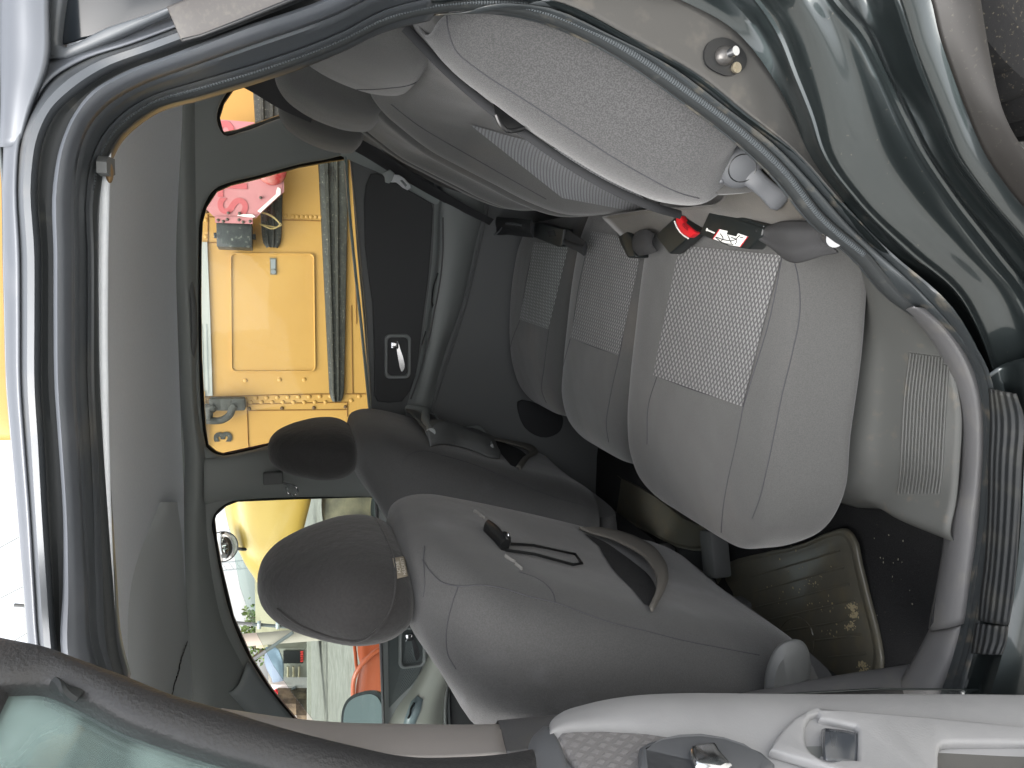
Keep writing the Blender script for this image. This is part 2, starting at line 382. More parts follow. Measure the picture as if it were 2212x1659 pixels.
# stations: (A seal inner, E5, E4, E3, E2, E1, E0) in picture units
ST = [((272, 1480), (236, 1480), (222, 1480), (160, 1480), (128, 1480), (104, 1480), (80, 1480)),
 ((253, 1406), (214, 1406), (199, 1406), (142, 1406), (118, 1406), (90, 1406), (72, 1406)),
 ((240, 1256), (207, 1256), (187, 1256), (130+16, 1256), (107, 1256), (79, 1256), (59, 1256)),
 ((230, 1106), (203, 1106), (178, 1106), (150-4, 1106), (97, 1106), (70, 1106), (47, 1106)),
 ((220, 950), (196, 950), (169, 950), (136, 950), (89, 950), (58, 950), (34, 950)),
 ((213, 830), (190, 830), (161, 830), (128, 830), (82, 830), (50, 830), (24, 830)),
 ((210, 680), (190, 680), (160, 680), (126, 680), (82, 680), (49, 680), (20, 680)),
 ((209, 553), (190, 553), (160, 553), (126, 553), (82, 553), (48, 553), (17, 553)),
 ((213, 417), (188, 417), (160, 410), (125, 405), (75, 380), (42, 380), (15, 400)),
 ((230, 340), (203, 335), (172, 325), (142, 315), (90, 293), (50, 300), (17, 310)),
 ((253, 297), (228, 287), (195, 270), (170, 252), (118, 238), (75, 235), (24, 215)),
 ((283, 267), (262, 250), (235, 225), (205, 207), (165, 195), (112, 178), (62, 158)),
 ((333, 233), (318, 213), (292, 190), (265, 170), (225, 155), (170, 140), (115, 130)),
 ((433, 203), (425, 178), (410, 145), (385, 124), (345, 108), (290, 98), (235, 88)),
 ((567, 163), (560, 138), (540, 98), (515, 73), (470, 62), (430, 45), (380, 38)),
 ((737, 100), (737, 72), (720, 34), (705, 8), (650, -5), (600, -22), (545, -30)),
 ((837, 53), (835, 22), (822, -15), (808, -40), (760, -60), (700, -80), (650, -90)),
 ((937, 28), (937, -5), (930, -45), (920, -75), (880, -110), (830, -130), (780, -150))]
YD = (.085, .062, .040, .028, .030, .052, .075)
rows = []
zy = lambda iy: 0.0
for k, s in enumerate(ST):
    t = max(0, k - 12)/5.0                      # the pillar falls outward towards the belt
    rows.append([Y(p[0], p[1], YD[j] - (.045 if j == 0 else .05)*t) for j, p in enumerate(s)])
mid = lambda a, b, f, dy: a*(1-f) + b*f + Vector((0, dy, 0))
full = []
for r in rows:
    A, E5, E4, E3, E2, E1, E0 = r
    full.append([A + Vector((0, .02, 0)), A, mid(A, E5, .55, .004), E5, mid(E5, E4, .12, .010), mid(E5, E4, .5, .004), mid(E5, E4, .92, -.004), E4, mid(E4, E3, .1, -.008), mid(E4, E3, .9, -.010), E3, mid(E3, E2, .08, .014), mid(E3, E2, .5, .012), mid(E3, E2, .94, .010), E2, mid(E2, E1, .1, -.006), mid(E2, E1, .9, -.002), E1, mid(E1, E0, .15, .006), mid(E1, E0, .6, .004), E0])
mb = MB(); mb.loft(full, 5, 3); shell = mb.build('roof_rail', K['jamb'], car, solid=.002)
# bright painted strip and the dark groove as their own sheets in the same pressing
def strip(name, a, b, m, dy, wob=0, n0=0, n1=None, lift=.0018, parent=car):
    R3 = [[r[a]*(1-f) + r[b]*f + Vector((0, -lift + dy*math.sin(f*math.pi), 0)) for f in (0, .33, .66, 1)] for r in rows[n0:n1]]
    q = MB(); q.loft(R3, 5, 2); return q.build(name, m, parent, solid=.002, solid_off=1)
strip('drip_channel', 3, 4, K['rubber'], .008, lift=-.002)
strip('painted_flange', 2, 3, K['jamb_light'], -.012, lift=.006)
strip('roof_moulding', 5, 6, K['jamb_light'], -.004, lift=.004)
rr_ = [[Y(*p) for p in r] for r in ([(17, 320, .070), (34, 318, .056), (50, 315, .054)], [(19, 215, .068), (45, 222, .050), (72, 235, .048)], [(17, 120, .066), (60, 124, .046), (106, 140, .044)], [(16, 0, .064), (60, 0, .042), (109, 0, .040)], [(14, -200, .062), (60, -200, .040), (116, -200, .038)])]
mb = MB(); mb.loft(rr_, 5, 5); mb.build('roof_side', K['jamb_light'], car, solid=.006, solid_off=1)
# roof skin above
rf = [[r[6] + Vector((0, .0, .0)), r[6] + Vector((0, .06, .010)), Vector((r[6].x, .70, r[6].z + .085)), Vector((r[6].x, 1.33, r[6].z + .035)), Vector((r[6].x, 1.40, r[6].z))] for r in rows[:9]]
rf = [[p + Vector((-1.1, 0, -.06)) for p in rf[0]], [p + Vector((-.5, 0, -.01)) for p in rf[0]]] + rf + [[Vector((.55, p.y, p.z + .01)) for p in rf[8]], [Vector((1.15, p.y, p.z - .05)) for p in rf[8]]]
mb = MB(); mb.loft(rf, 2, 4); mb.build('roof', K['paint'], car, solid=.004, solid_off=1)
# ---- left rear quarter: jamb, lock area, arch lip (seal edge outwards)
Q = [((937, -5), (1010, -150), (1150, -190), (1190, -190), (1330, -190), (1400, -190), (1412, -190), (1470, -190), (1530, -190), (1620, -190), (1700, -190), (1900, -190)),
 ((1040, -8), (1250, -90), (1480, -90), (1520, -90), (1680, -90), (1730, -90), (1742, -90), (1785, -90), (1825, -90), (1895, -90), (1950, -90), (2090, -90)),
 ((1184, 0), (1454, -5), (1600, 0), (1632, 0), (1740, 0), (1788, 0), (1801, 0), (1835, 0), (1871, 0), (1941, 0), (1991, 0), (2108, 0)),
 ((1370, 87), (1591, 73), (1655, 78), (1682, 76), (1770, 75), (1850, 75), (1863, 73), (1890, 75), (1905, 75), (1965, 75), (2010, 75), (2120, 75)),
 ((1510, 165), (1663, 163), (1691, 160), (1716, 160), (1795, 160), (1895, 160), (1907, 158), (1925, 158), (1938, 158), (1994, 158), (2040, 158), (2136, 158)),
 ((1610, 245), (1712, 250), (1726, 252), (1752, 250), (1812, 250), (1938, 250), (1949, 248), (1972, 250), (1992, 250), (2030, 250), (2077, 250), (2160, 250)),
 ((1712, 325), (1742, 325), (1758, 326), (1776, 324), (1825, 325), (1978, 325), (1988, 323), (2010, 325), (2029, 325), (2062, 325), (2108, 325), (2202, 325)),
 ((1815, 440), (1822, 437), (1836, 433), (1850, 430), (1890, 428), (2043, 425), (2054, 423), (2076, 420), (2092, 418), (2125, 415), (2165, 412), (2262, 400)),
 ((1925, 553), (1932, 550), (1946, 545), (1960, 540), (2000, 530), (2138, 552), (2150, 548), (2172, 540), (2188, 535), (2218, 525), (2255, 515), (2350, 490)),
 ((2041, 653), (2050, 650), (2062, 645), (2074, 640), (2105, 632), (2205, 640), (2216, 636), (2236, 628), (2252, 622), (2282, 612), (2320, 600), (2420, 580)),
 ((2100, 745), (2106, 742), (2116, 738), (2124, 734), (2150, 728), (2240, 725), (2250, 720), (2270, 712), (2290, 706), (2316, 700), (2350, 690), (2450, 670)),
 ((2130, 830), (2136, 828), (2146, 826), (2154, 824), (2180, 820), (2250, 822), (2260, 820), (2280, 818), (2300, 816), (2326, 812), (2360, 808), (2460, 800))]
QY = (.012, .016, .004, -.018, -.014, -.026, -.034, -.022, -.028, -.070, -.066, -.092)
qr = [[Y(p[0], p[1], QY[j] - (.01 if k > 1 else .0)) for j, p in enumerate(s)] for k, s in enumerate(Q)]
qf = []
for r in qr:
    g = [r[0] + Vector((0, .02, 0)), r[0], mid(r[0], r[1], .08, .004), mid(r[0], r[1], .9, .006), r[1], r[2], mid(r[2], r[3], .5, -.002), r[3], mid(r[3], r[4], .5, .003), r[4], mid(r[4], r[5], .5, -.001), r[5], r[6], r[7], r[8], mid(r[8], r[9], .5, -.004), r[9], mid(r[9], r[10], .35, .008), r[10], mid(r[10], r[11], .5, -.004), r[11], r[11] + Vector((0, .05, 0))]
    qf.append(g)
qf.insert(0, [p + Vector((.42, .0, .0)) for p in qf[0]])
mb = MB(); mb.loft(qf, 7, 5); quarter = mb.build('rear_quarter_panel', K['paint'], car, solid=.002)
mb = MB(); mb.loft([[rows[k][6], rows[k][6] + Vector((.3, .0, -.01)), rows[k][6] + Vector((.8, .02, -.03))] for k in (15, 16, 17)] + [[qr[0][0] + Vector((0, -.004, -.01)), qr[0][0] + Vector((.3, -.004, 0)), qr[0][0] + Vector((.8, .0, -.02))]], 4, 4); mb.build('rear_side_panel', K['paint'], car, solid=.003)
# taupe, unpolished lock area laid on the jamb
lk = [[r[0] + Vector((0, -.0015, 0)), mid(r[0], r[1], .5, -.001), r[1] + Vector((0, -.0005, 0))] for r in qr[:8]]
K['lockpaint'] = mat('lock_area_paint', (74, 73, 71), .42, .3, coat=.2, dirt=(110, 105, 97), dscale=30, dlo=.55, dhi=.9, bump=.08, bscale=20, bdist=.002)
mb = MB(); mb.loft(lk, 6, 5); lockarea = mb.build('lock_pillar_panel', K['lockpaint'], car, solid=.0015, solid_off=1)
K['lip'] = mat('arch_lip_paint', (34, 32, 30), .5, .2, dirt=(64, 60, 53), dscale=260, dlo=.62, dhi=.8)
lp = [[mid(r[10], r[11], .12, -.003), mid(r[10], r[11], .5, -.007), r[11] + Vector((0, -.003, 0)), r[11] + Vector((.004, .04, -.004))] for r in qr]
lp.insert(0, [p + Vector((.22, 0, .005)) for p in lp[0]])
mb = MB(); mb.loft(lp, 6, 4); mb.build('wheel_arch_lip', K['lip'], car, solid=.0015, solid_off=1)
# door lock striker with its plate, knob and screw
bq = bvh_of(lockarea, quarter)
c0 = on(bq, 1570, 128, .0); nx = (on(bq, 1585, 128, 0) - c0).normalized(); ny = (on(bq, 1570, 113, 0) - c0).normalized(); nz = nx.cross(ny).normalized(); nz = -nz if nz.y > 0 else nz
def q3(ix, iy, off): return on(bq, ix, iy, 0) + nz*off
mb = MB(); pl = [(1522, 100), (1536, 88), (1560, 84), (1585, 96), (1608, 130), (1603, 150), (1590, 160), (1566, 166), (1548, 160), (1520, 140)]
mb.prism([q3(a, b, .0) for a, b in crs([(p[0], p[1]) for p in pl], 3, True)], nz*.004); st = mb.build('lock_striker', K['black'], car)
mb = MB()
Rm = Matrix((nx, ny, nz)).transposed()
mb.sphere(q3(1560, 124, .004), .0100, 10, (1.1, .95, .9), Rm); mb.build('striker_knob', mat('striker_knob', (92, 90, 88), .35, .6, bump=.6, bscale=300, bdist=.001), st)
mb = MB(); mb.tube([q3(1560, 124, .008), q3(1563, 124, .020)], .0045, 14, 1); mb.build('striker_pin', K['chrome'], st)
mb = MB(); mb.tube([q3(1583, 150, .002), q3(1583, 150, .007)], .0052, 16, 1); mb.box(q3(1583, 150, .0072), (.0035, .0006, .0004), Rm); mb.box(q3(1583, 150, .0073), (.0006, .0035, .0004), Rm)
mb.build('screw', mat('dull_screw', (150, 142, 124), .4, .8), st)
# rubber seal following the whole opening, with its ribbed lip
SA = [r[0] for r in rows] + [Y(a, b, y) for a, b, y in [(1037, 22, .035), (1137, 35, .03), (1237, 70, .028), (1337, 123, .026), (1474, 217, .024), (1585, 300, .022), (1675, 383, .02), (1750, 477, .02), (1841, 553, .018), (1925, 645, .014), (1990, 690, .004), (2072, 762, -.004), (2114, 853, -.012), (2126, 936, -.016), (2122, 1053, -.018), (2116, 1150, -.018), (2098, 1256, -.018), (2084, 1356, -.018), (2066, 1423, -.018), (2040, 1500, -.018), (2010, 1570, -.018)]]
SN = 12 + 14
vC = Vector((-.1, .05, .9))
SB = [p + (p - vC).normalized()*.006 + Vector((0, -.004, 0)) for p in SA]
mb = MB(); mb.tube(SB, (.0075, .0095), 10, 6, flat=(0, 1, 0)); mb.build('door_seal', K['rubber'], car)
K['ribs'] = wave_mat('seal_ribs', (64, 69, 72), 120, 'X', .65, .0010)
mb = MB(); mb.tube([p + (p - vC).normalized()*.004 + Vector((0, -.013, 0)) for p in SA[8:27]], (.0030, .0022), 8, 6, flat=(0, 1, 0)); mb.build('ribbed_lip', K['ribs'], car)
# channel outside the seal from the lock pillar down to the sill (black flange)
CH = [((1184, 0), 1), ((1270, 23), 1), ((1370, 87), 1), ((1510, 165), 1), ((1610, 245), 1), ((1712, 325), 1), ((1815, 440), 1), ((1925, 553), 1), ((2041, 653), 1), ((2100, 745), 1), ((2135, 820), 1), ((2144, 900), 1), ((2146, 1000), 1), ((2143, 1106), 1), ((2128, 1230), 1), ((2112, 1330), 1), ((2098, 1400), 1), ((2075, 1480), 1), ((2050, 1560), 1)]
IN = SA[17:19] + SA[19:]
inner = crs([tuple(p) for p in SA[17:]], 4); outer = crs([tuple(Y(c[0][0], c[0][1], .004 if i < 8 else -.035)) for i, c in enumerate(CH)], 4)
def resamp(L, n):
    L = [np.array(p) for p in L]; d = np.cumsum([0] + [np.linalg.norm(L[i+1]-L[i]) for i in range(len(L)-1)]); t = np.linspace(0, d[-1], n)
    return [Vector([np.interp(q, d, [p[k] for p in L]) for k in range(3)]) for q in t]
i2, o2 = resamp(inner, 60), resamp(outer, 60)
mb = MB(); mb.loft([[a + Vector((0, .006, 0)), a*.7 + b*.3 + Vector((0, .008, 0)), a*.55 + b*.45 + Vector((0, -.003, 0)), a*.35 + b*.65 + Vector((0, -.004, 0)), a*.2 + b*.8 + Vector((0, .006, 0)), b + Vector((0, -.004, 0)), b + (b - a)*.1 + Vector((0, .004, 0))] for a, b in zip(i2, o2)], 1, 4)
mb.build('door_flange', mat('flange_paint', (52, 56, 58), .4, .2, coat=.2, dirt=(104, 98, 86), dscale=50, dlo=.55, dhi=.8), car, solid=.0015)
# ---- sill: ribbed rubber scuff pad and outer sill
K['ribpad'] = wave_mat('ribbed_rubber', (34, 37, 39), 40, 'Y', .62, .0022, dirt=(56, 56, 52))
sr = [[(2128, 813), (2160, 790), (2230, 770), (2330, 750)], [(2142, 850), (2170, 840), (2220, 836), (2330, 830)], [(2148, 960), (2172, 960), (2215, 960), (2320, 960)], [(2145, 1106), (2165, 1106), (2208, 1106), (2310, 1106)], [(2130, 1230), (2150, 1235), (2196, 1240), (2300, 1250)], [(2112, 1340), (2130, 1345), (2178, 1355), (2290, 1370)], [(2098, 1400), (2115, 1405), (2164, 1420), (2270, 1440)], [(2050, 1560), (2065, 1565), (2110, 1580), (2220, 1610)]]
sR = [[Y(p[0], p[1], yy) for p, yy in zip(r, (-.028, -.034, -.070, -.085))] + [Y(r[3][0], r[3][1], -.085) + Vector((0, .0, -.16))] for r in sr]
mb = MB(); mb.loft(sR, 5, 4); mb.build('sill', K['paint'], car, solid=.002)
def pad(name, ol, seed):
    P3 = [Y(a, b, c) for a, b, c in ol]; n = len(P3)//2
    A, B = P3[:n], P3[n:][::-1]
    q = MB(); q.loft([[a, a*.5 + b*.5 + Vector((0, 0, .003)), b] for a, b in zip(A, B)], 6, 10); return q.build(name, K['ribpad'], car, solid=.003, solid_off=1)
pad('scuff_pad', [(2141, 838, -.040), (2143, 900, -.040), (2140, 1000, -.040), (2138, 1106, -.040), (2130, 1230, -.040), (2122, 1290, -.040), (2118, 1340, -.040),
     (2180, 1350, -.078), (2190, 1290, -.078), (2196, 1230, -.078), (2204, 1106, -.078), (2208, 1000, -.078), (2212, 900, -.078), (2196, 850, -.076)], 1)
pad('scuff_pad', [(2112, 1346, -.040), (2106, 1385, -.040), (2103, 1412, -.041), (2165, 1415, -.078), (2174, 1390, -.078), (2179, 1352, -.078)], 2)
# tyre and dark wheel housing behind the lip
tc_ = Vector((.475, .0, .312))
K['tyre'] = mat('tyre', (20, 20, 21), .9, bump=.5, bscale=120, bdist=.002, dirt=(84, 78, 64), dscale=260, dlo=.62, dhi=.72)
mb = MB()
prof = [(.0, .20), (.0, .26), (.012, .285), (.04, .297), (.09, .30), (.14, .297), (.17, .285), (.18, .25), (.18, .20)]
vs = []; n = 120
for i in range(n):
    a = 2*math.pi*i/n
    for (yy, rr) in prof:
        g = .010 if (i % 3 == 0 and rr > .29) else 0
        vs.append((tc_.x + (rr-g)*math.cos(a), tc_.y - .06 + yy, tc_.z + (rr-g)*math.sin(a)))
m_ = len(prof); mb.add(vs, [[i*m_+j, i*m_+j+1, ((i+1) % n)*m_+j+1, ((i+1) % n)*m_+j] for i in range(n) for j in range(m_-1)])
wheel = mb.build('wheel', K['tyre'], car, angle=25)
mb = MB(); mb.tube([(tc_.x, tc_.y - .03, tc_.z), (tc_.x, tc_.y + .1, tc_.z)], .205, 40, 1); mb.build('rim', K['satin'], wheel)
mb = MB(); vs = []; n = 40
for i in range(n+1):
    a = math.pi*(-.1 + 1.2*i/n)
    for yy in (-.045, .30): vs.append((tc_.x + .36*math.cos(a), tc_.y + .0 + yy, tc_.z + .36*math.sin(a)))
mb.add(vs, [[2*i, 2*i+1, 2*i+3, 2*i+2] for i in range(n)]); mb.build('wheel_housing', K['black'], car, solid=.003)
# outer quarter above the arch, outside the picture, and rear end
mb = MB(); mb.loft([[(.42, -.07, 1.0), (.42, -.09, .80), (.42, -.09, .62)], [(.8, -.06, 1.0), (.8, -.08, .85), (.8, -.08, .62)], [(1.2, .0, .98), (1.25, .0, .8), (1.25, .0, .5)]], 4, 4); mb.build('tail_panel', K['paint'], car, solid=.003)
# ---- rear quarter window (outside, top corner of the picture) with rubber frame, and the moulding piece below it
g0 = Y(133, 97, .055)
qw = [(133, 97), (135, 60), (143, 0), (155, -120), (420, -120), (425, -6), (360, 20), (240, 60)]
gn = (-.12, -.93, .34)
fr = [(104, 128), (106, 60), (110, 0), (118, -160), (470, -160), (470, -18), (372, 30), (250, 85), (150, 128)]
tagp = K['rubber']
rubm = mat('window_rubber', (84, 88, 92), .45, coat=.1, bump=.2, bscale=60, bdist=.001, dirt=(128, 128, 124), dscale=60, dlo=.6, dhi=.8)
qf_ = panel('quarter_window', fr, [qw], g0, gn, .012, .003, rubm, car)
gp = panel('pane', [(128, 100), (138, -125), (425, -125), (430, 2), (360, 24), (240, 66)], [], g0 + Vector((0, .004, 0)), gn, .004, .001, mat('dark_tinted_glass', (34, 38, 42), .12, spec=.28), qf_)
mp = panel('pillar_moulding', [(363, 16), (395, 91), (440, 80), (520, 50), (640, 0), (700, -40), (560, -60), (420, -6)], [], g0 + Vector((.0, -.012, 0)), gn, .008, .002, mat('moulding', (60, 57, 55), .5, dirt=(70, 67, 62), dscale=220, dlo=.5, dhi=.7), car)
mp2 = panel('moulding_lip', [(394, 84), (397, 94), (440, 83), (520, 53), (640, 4), (700, -36), (697, -46), (636, -6), (516, 43), (438, 74)], [], g0 + Vector((.0, -.018, 0)), gn, .008, .002, K['black'], mp)
# ================================================================== interior shell
# headliner
HL = []
for ix0, xw in ((0, -1.25), (1, -.75), (2, -.35), (3, 0.0), (4, .30), (5, .75), (6, 1.05)):
    zn = {0: 1.325, 1: 1.33, 2: 1.335, 3: 1.325, 4: 1.30, 5: 1.27, 6: 1.22}[ix0]
    HL.append([(xw, .088, zn - .004), (xw, .12, zn + .026), (xw, .30, zn + .066), (xw, .70, zn + .095), (xw, 1.08, zn + .092), (xw, 1.20, zn + .082), (xw, 1.30, zn + .062)])
mb = MB(); mb.loft(HL, 5, 5); liner = mb.build('headliner', K['liner'], car, solid=.006, solid_off=1)
bl = bvh_of(liner)
# moulded front step of the liner (towards the windscreen), split edge beside it
fs_ = [(345, 1085), (320, 1150), (300, 1200), (284, 1262), (277, 1320), (276, 1400), (280, 1500), (310, 1560), (400, 1560), (412, 1500), (408, 1420), (400, 1330), (394, 1240), (388, 1150), (378, 1085)]
fl = []
for a, b in zip(fs_[:7], [fs_[14], fs_[13], fs_[12], fs_[11], fs_[10], fs_[9], fs_[8]]):
    r = []
    for t in (0, .04, .12, .5, .85, 1):
        p = on(bl, a[0]*(1-t) + b[0]*t, a[1]*(1-t) + b[1]*t, 0)
        if p is None: p = Z(a[0]*(1-t) + b[0]*t, a[1]*(1-t) + b[1]*t, 1.39)
        p = p + Vector((0, 0, -(0, .004, .010, .012, .010, .004)[int([0, .04, .12, .5, .85, 1].index(t))])); r.append(p)
    fl.append(r)
mb = MB(); mb.loft(fl, 4, 3); mb.build('headliner_step', mat('liner_front', (196, 200, 202), .95, bump=.2, bscale=800, bdist=.0004), car)
cr = [(393, 1388), (388, 1400), (384, 1412), (378, 1428), (374, 1445), (370, 1460), (364, 1478), (358, 1502)]
mb = MB()
pts_ = [on(bl, a, b, .013) for a, b in crs([(p[0], p[1], 0) for p in cr], 4) and [(q[0] + random.uniform(-1.2, 1.2), q[1]) for q in crs([(p[0], p[1], 0) for p in cr], 4)]]
mb.tube([p for p in pts_ if p is not None], (.0035, .0012), 6, 1); mb.build('headliner_split', K['black'], car)
# grab handle over the far door, coat hook over the near door
mb = MB(); gp_ = [PL(a, b, (0, 1.262, 1.36), (0, 1, .55)) + Vector((0, -d, -d*.4)) for a, b, d in [(398, 585, .0), (403, 600, .012), (407, 640, .03), (409, 690, .034), (410, 740, .03), (409, 775, .012), (408, 790, .0)]]
mb.tube(gp_, (.011, .007), 10, 5); gh = mb.build('grab_handle', K['trim_dark'], car)
for e in (0, -1):
    mb = MB(); mb.box(gp_[e] + Vector((0, -.004, 0)), (.02, .008, .011), None, .004); mb.build('handle_mount', K['trim_dark'], gh)
hk = Z(248, 358, 1.318)
hq = [Z(a, b, 1.312) for a, b in [(234, 338), (248, 344), (249, 378), (240, 382), (231, 374), (230, 350)]]
mb = MB(); mb.prism(hq, (0, 0, .008)); ch_ = mb.build('coat_hook', K['trim_dark'], car)
mb = MB(); mb.sphere(Z(236, 372, 1.314), .008, 8, (1.2, .8, .4)); mb.build('orange_glint', mat('orange_reflection', (120, 96, 66), .4), ch_)  # orange reflection by the hook, put in as a tinted bead
# ---- far side of the cabin: pillar trim with the three window openings
GP0 = (0, 1.38, .95); GN = (0, 1, .268)
W1 = [(427.5, 533), (430, 479), (439, 445), (463, 408.6), (497, 393.6), (551, 380.7), (605, 365.6), (643.5, 355.3), (700, 345), (760, 338), (768, 400), (778, 540), (792, 690), (806, 880), (808, 922), (790, 925), (690, 944), (575, 965), (482, 985.5), (463, 980), (443.6, 963), (437, 922), (428.6, 771.7), (427, 650)]
W2 = [(457, 1121.7), (462, 1108), (485, 1087), (511.6, 1077), (637, 1072), (790, 1068), (818, 1072), (826, 1200), (832, 1373), (838, 1570), (840, 1700), (770, 1690), (637, 1558), (577.8, 1485.5), (538, 1422.6), (498.4, 1333), (472, 1224), (462, 1168)]
W3 = [(473, 280), (467, 253), (477, 220), (500, 187), (540, 140), (590, 60), (690, -40), (770, 60), (770, 180), (640, 245), (593, 260), (517, 287), (483, 293)]
OUT = [(380, -300), (380, 300), (380, 700), (386, 1000), (392, 1300), (396, 1600), (420, 2300), (850, 2300), (850, 1600), (838, 1000), (800, 300), (780, -300)]
fp = panel('pillar_trim', OUT, [W1, W2, W3], GP0, GN, .035, .010, K['trim_mid'], car)
# rubber run inside the windows
for nm, W in (('window_rubber', W1), ('window_rubber', W2), ('window_rubber', W3)):
    mb = MB(); mb.tube([PL(a, b, GP0, GN, .024) for a, b in W], (.009, .012), 8, 1, closed=True, flat=GN); mb.build(nm, K['black'], fp)
# header trim: soft rounded rail between liner and far windows
hr = []
for iy, a, b in ((-200, 370, 425), (300, 380, 430), (553, 386, 431), (700, 396, 431), (886, 406, 434), (1000, 414, 452), (1106, 388+22, 452), (1256, 402, 470), (1360, 398, 498), (1430, 402, 536), (1490, 410, 570), (1600, 470, 640)):
    p, q = PL(a, iy, GP0, GN, -.045), PL(b - 6, iy, GP0, GN, -.02)
    hr.append([p + Vector((0, .03, .02)), p, p*.75 + q*.25 + Vector((0, -.012, -.006)), p*.5 + q*.5 + Vector((0, -.012, -.004)), p*.2 + q*.8 + Vector((0, -.004, 0)), q + Vector((0, .02, 0))])
mb = MB(); mb.loft(hr, 4, 4); mb.build('header_trim', K['trim_mid'], car, solid=.003)
# A pillar pale trim at the front
mb = MB(); ap = [[PL(a, b, GP0, GN, -.03 + d) for a, b, d in r] for r in ([(536, 1430, .0), (505, 1490, -.02), (470, 1500, 0)], [(577, 1485, 0), (550, 1530, -.02), (520, 1545, 0)], [(637, 1558, 0), (600, 1600, -.02), (560, 1610, 0)], [(760, 1680, 0), (720, 1720, -.02), (680, 1730, 0)])]
mb.loft(ap, 4, 4); mb.build('front_pillar_trim', mat('pillar_pale', (150, 156, 158), .4), car, solid=.004)
# far B pillar: rounded trim with belt guide
bp_ = []
for ix, l, r in ((440, 988, 1092), (480, 986, 1084), (560, 970, 1076), (640, 957, 1073), (720, 943, 1072), (800, 930, 1072), (850, 925, 1075)):
    bp_.append([PL(ix, l, GP0, GN, .0), PL(ix, l*.93 + r*.07, GP0, GN, -.028), PL(ix, l*.6 + r*.4, GP0, GN, -.042), PL(ix, l*.2 + r*.8, GP0, GN, -.038), PL(ix, l*.05 + r*.95, GP0, GN, -.02), PL(ix, r, GP0, GN, .0)])
mb = MB(); mb.loft(bp_, 4, 4); bpt = mb.build('centre_pillar_trim', K['trim_mid'], car, solid=.003)
mb = MB(); mb.box(PL(590, 1032, GP0, GN, -.052), (.016, .012, .024), None, .004); guide = mb.build('belt_guide', K['trim_dark'], car)
mb = MB(); mb.tube([PL(a, b, GP0, GN, -.066) for a, b in [(606, 1042), (622, 1046), (640, 1052), (643, 1062), (634, 1070), (622, 1064), (618, 1052)]], .0025, 8, 3); mb.build('guide_ring', K['chrome'], guide)
# panes
gl = panel('window_pane', [(420, 350), (800, 320), (825, 930), (480, 1000), (420, 990)], [], (0, 1.40, .95), GN, .004, .001, K['glass'], car)
gl2 = panel('window_pane', [(485, 1092), (498.4, 1161), (518, 1267), (548, 1356.5), (591, 1439), (637, 1505), (683.6, 1565), (760, 1650), (850, 1690), (850, 1060), (700, 1066), (560, 1072)], [], (0, 1.40, .95), GN, .004, .001, K['glass_green'], car)
tag(gl2, 'half lowered greenish front window')
# maker's marks low on the pane (tiny print)
mk = PL(718, 375, (0, 1.395, .95), GN)
o_, b_, a_, n_ = plane_basis(mk, (0, 1, .268))
Mg = Matrix(((-b_.x if b_.x < 0 else b_.x, a_.x, -n_.x, mk.x), (b_.y, a_.y, -n_.y, mk.y), (b_.z, a_.z, -n_.z, mk.z), (0, 0, 0, 1)))
mb = MB()
for k in range(4):
    for j in range(9):
        if random.random() < .8:
            p = mk + a_*(.006 - k*.0045) + Vector((1, 0, 0))*(-.018 + j*.0042); mb.box(p, (random.uniform(.001, .0018), .0004, .0014))
mb.tube([mk + a_*.014 + Vector((.004*math.cos(q), 0, .004*math.sin(q))) for q in np.linspace(0, 6.28, 14)[:-1]], .0008, 6, 1, closed=True)
mb.build('glass_print', K['black'], gl)
# ---- far doors
DP0 = (0, 1.365, .8); DN = (0, 1, -.02)
def D(ix, iy, off=0): return PL(ix, iy, DP0, DN, off)
def door_skin(name, outline, m): return panel(name, outline, [], DP0, DN, .03, .006, m, car)
rd = door_skin('right_rear_door', [(752, -60), (755, 330), (790, 690), (808, 1000), (1290, 1090), (1330, 1000), (1330, -60)], K['trim_dark'])
# polished sill strip under the glass
mb = MB(); mb.tube([D(a, b, -.028) for a, b in [(744, 300), (749, 380), (757, 480), (768, 590), (779, 690), (790, 800), (800, 900), (806, 960)]], (.006, .004), 8, 4, flat=(0, 0, 1)); mb.build('window_sill', mat('sill_strip', (130, 142, 140), .3), rd)
ins = [(800, 376), (790, 400), (786, 433), (788, 533), (796, 600), (804, 653), (808, 760), (808, 853), (815, 867), (840, 870), (868, 867), (885, 845), (897, 813), (904, 770), (911, 710), (917, 663), (925, 600), (929, 553), (933, 500), (935, 452), (932, 440), (860, 398), (815, 374)]
inp = panel('cloth_insert', ins, [], (0, 1.345, .8), DN, .012, .005, K['door_cloth'], rd)
bi = bvh_of(inp)
def rail(name, secs, m, parent, nu=5, nv=5, solid=.002):
    q = MB(); q.loft([[D(a, b, -o) for a, b, o in s] for s in secs], nu, nv); return q.build(name, m, parent, solid=solid)
arm = rail('armrest', [
  [(931, 380, .01), (945, 380, .02), (960, 380, .055), (990, 380, .06), (1040, 380, .04), (1060, 380, .0)],
  [(934, 450, .01), (944, 450, .02), (956, 450, .06), (990, 450, .065), (1030, 450, .04), (1050, 450, .0)],
  [(930, 553, .01), (940, 553, .02), (954, 553, .065), (980, 553, .07), (1012, 553, .04), (1026, 553, .0)],
  [(917, 663, .01), (926, 663, .02), (940, 663, .065), (962, 663, .07), (988, 663, .04), (1000, 663, .0)],
  [(904, 770, .01), (912, 770, .02), (923, 770, .055), (938, 770, .06), (955, 765, .03), (964, 760, .0)],
  [(880, 855, .01), (890, 858, .02), (902, 862, .035), (914, 866, .04), (930, 868, .02), (940, 868, .0)],
  [(858, 905, .005), (868, 912, .01), (884, 922, .015), (900, 932, .015), (920, 940, .01), (930, 945, .0)]], K['trim_mid'], rd)
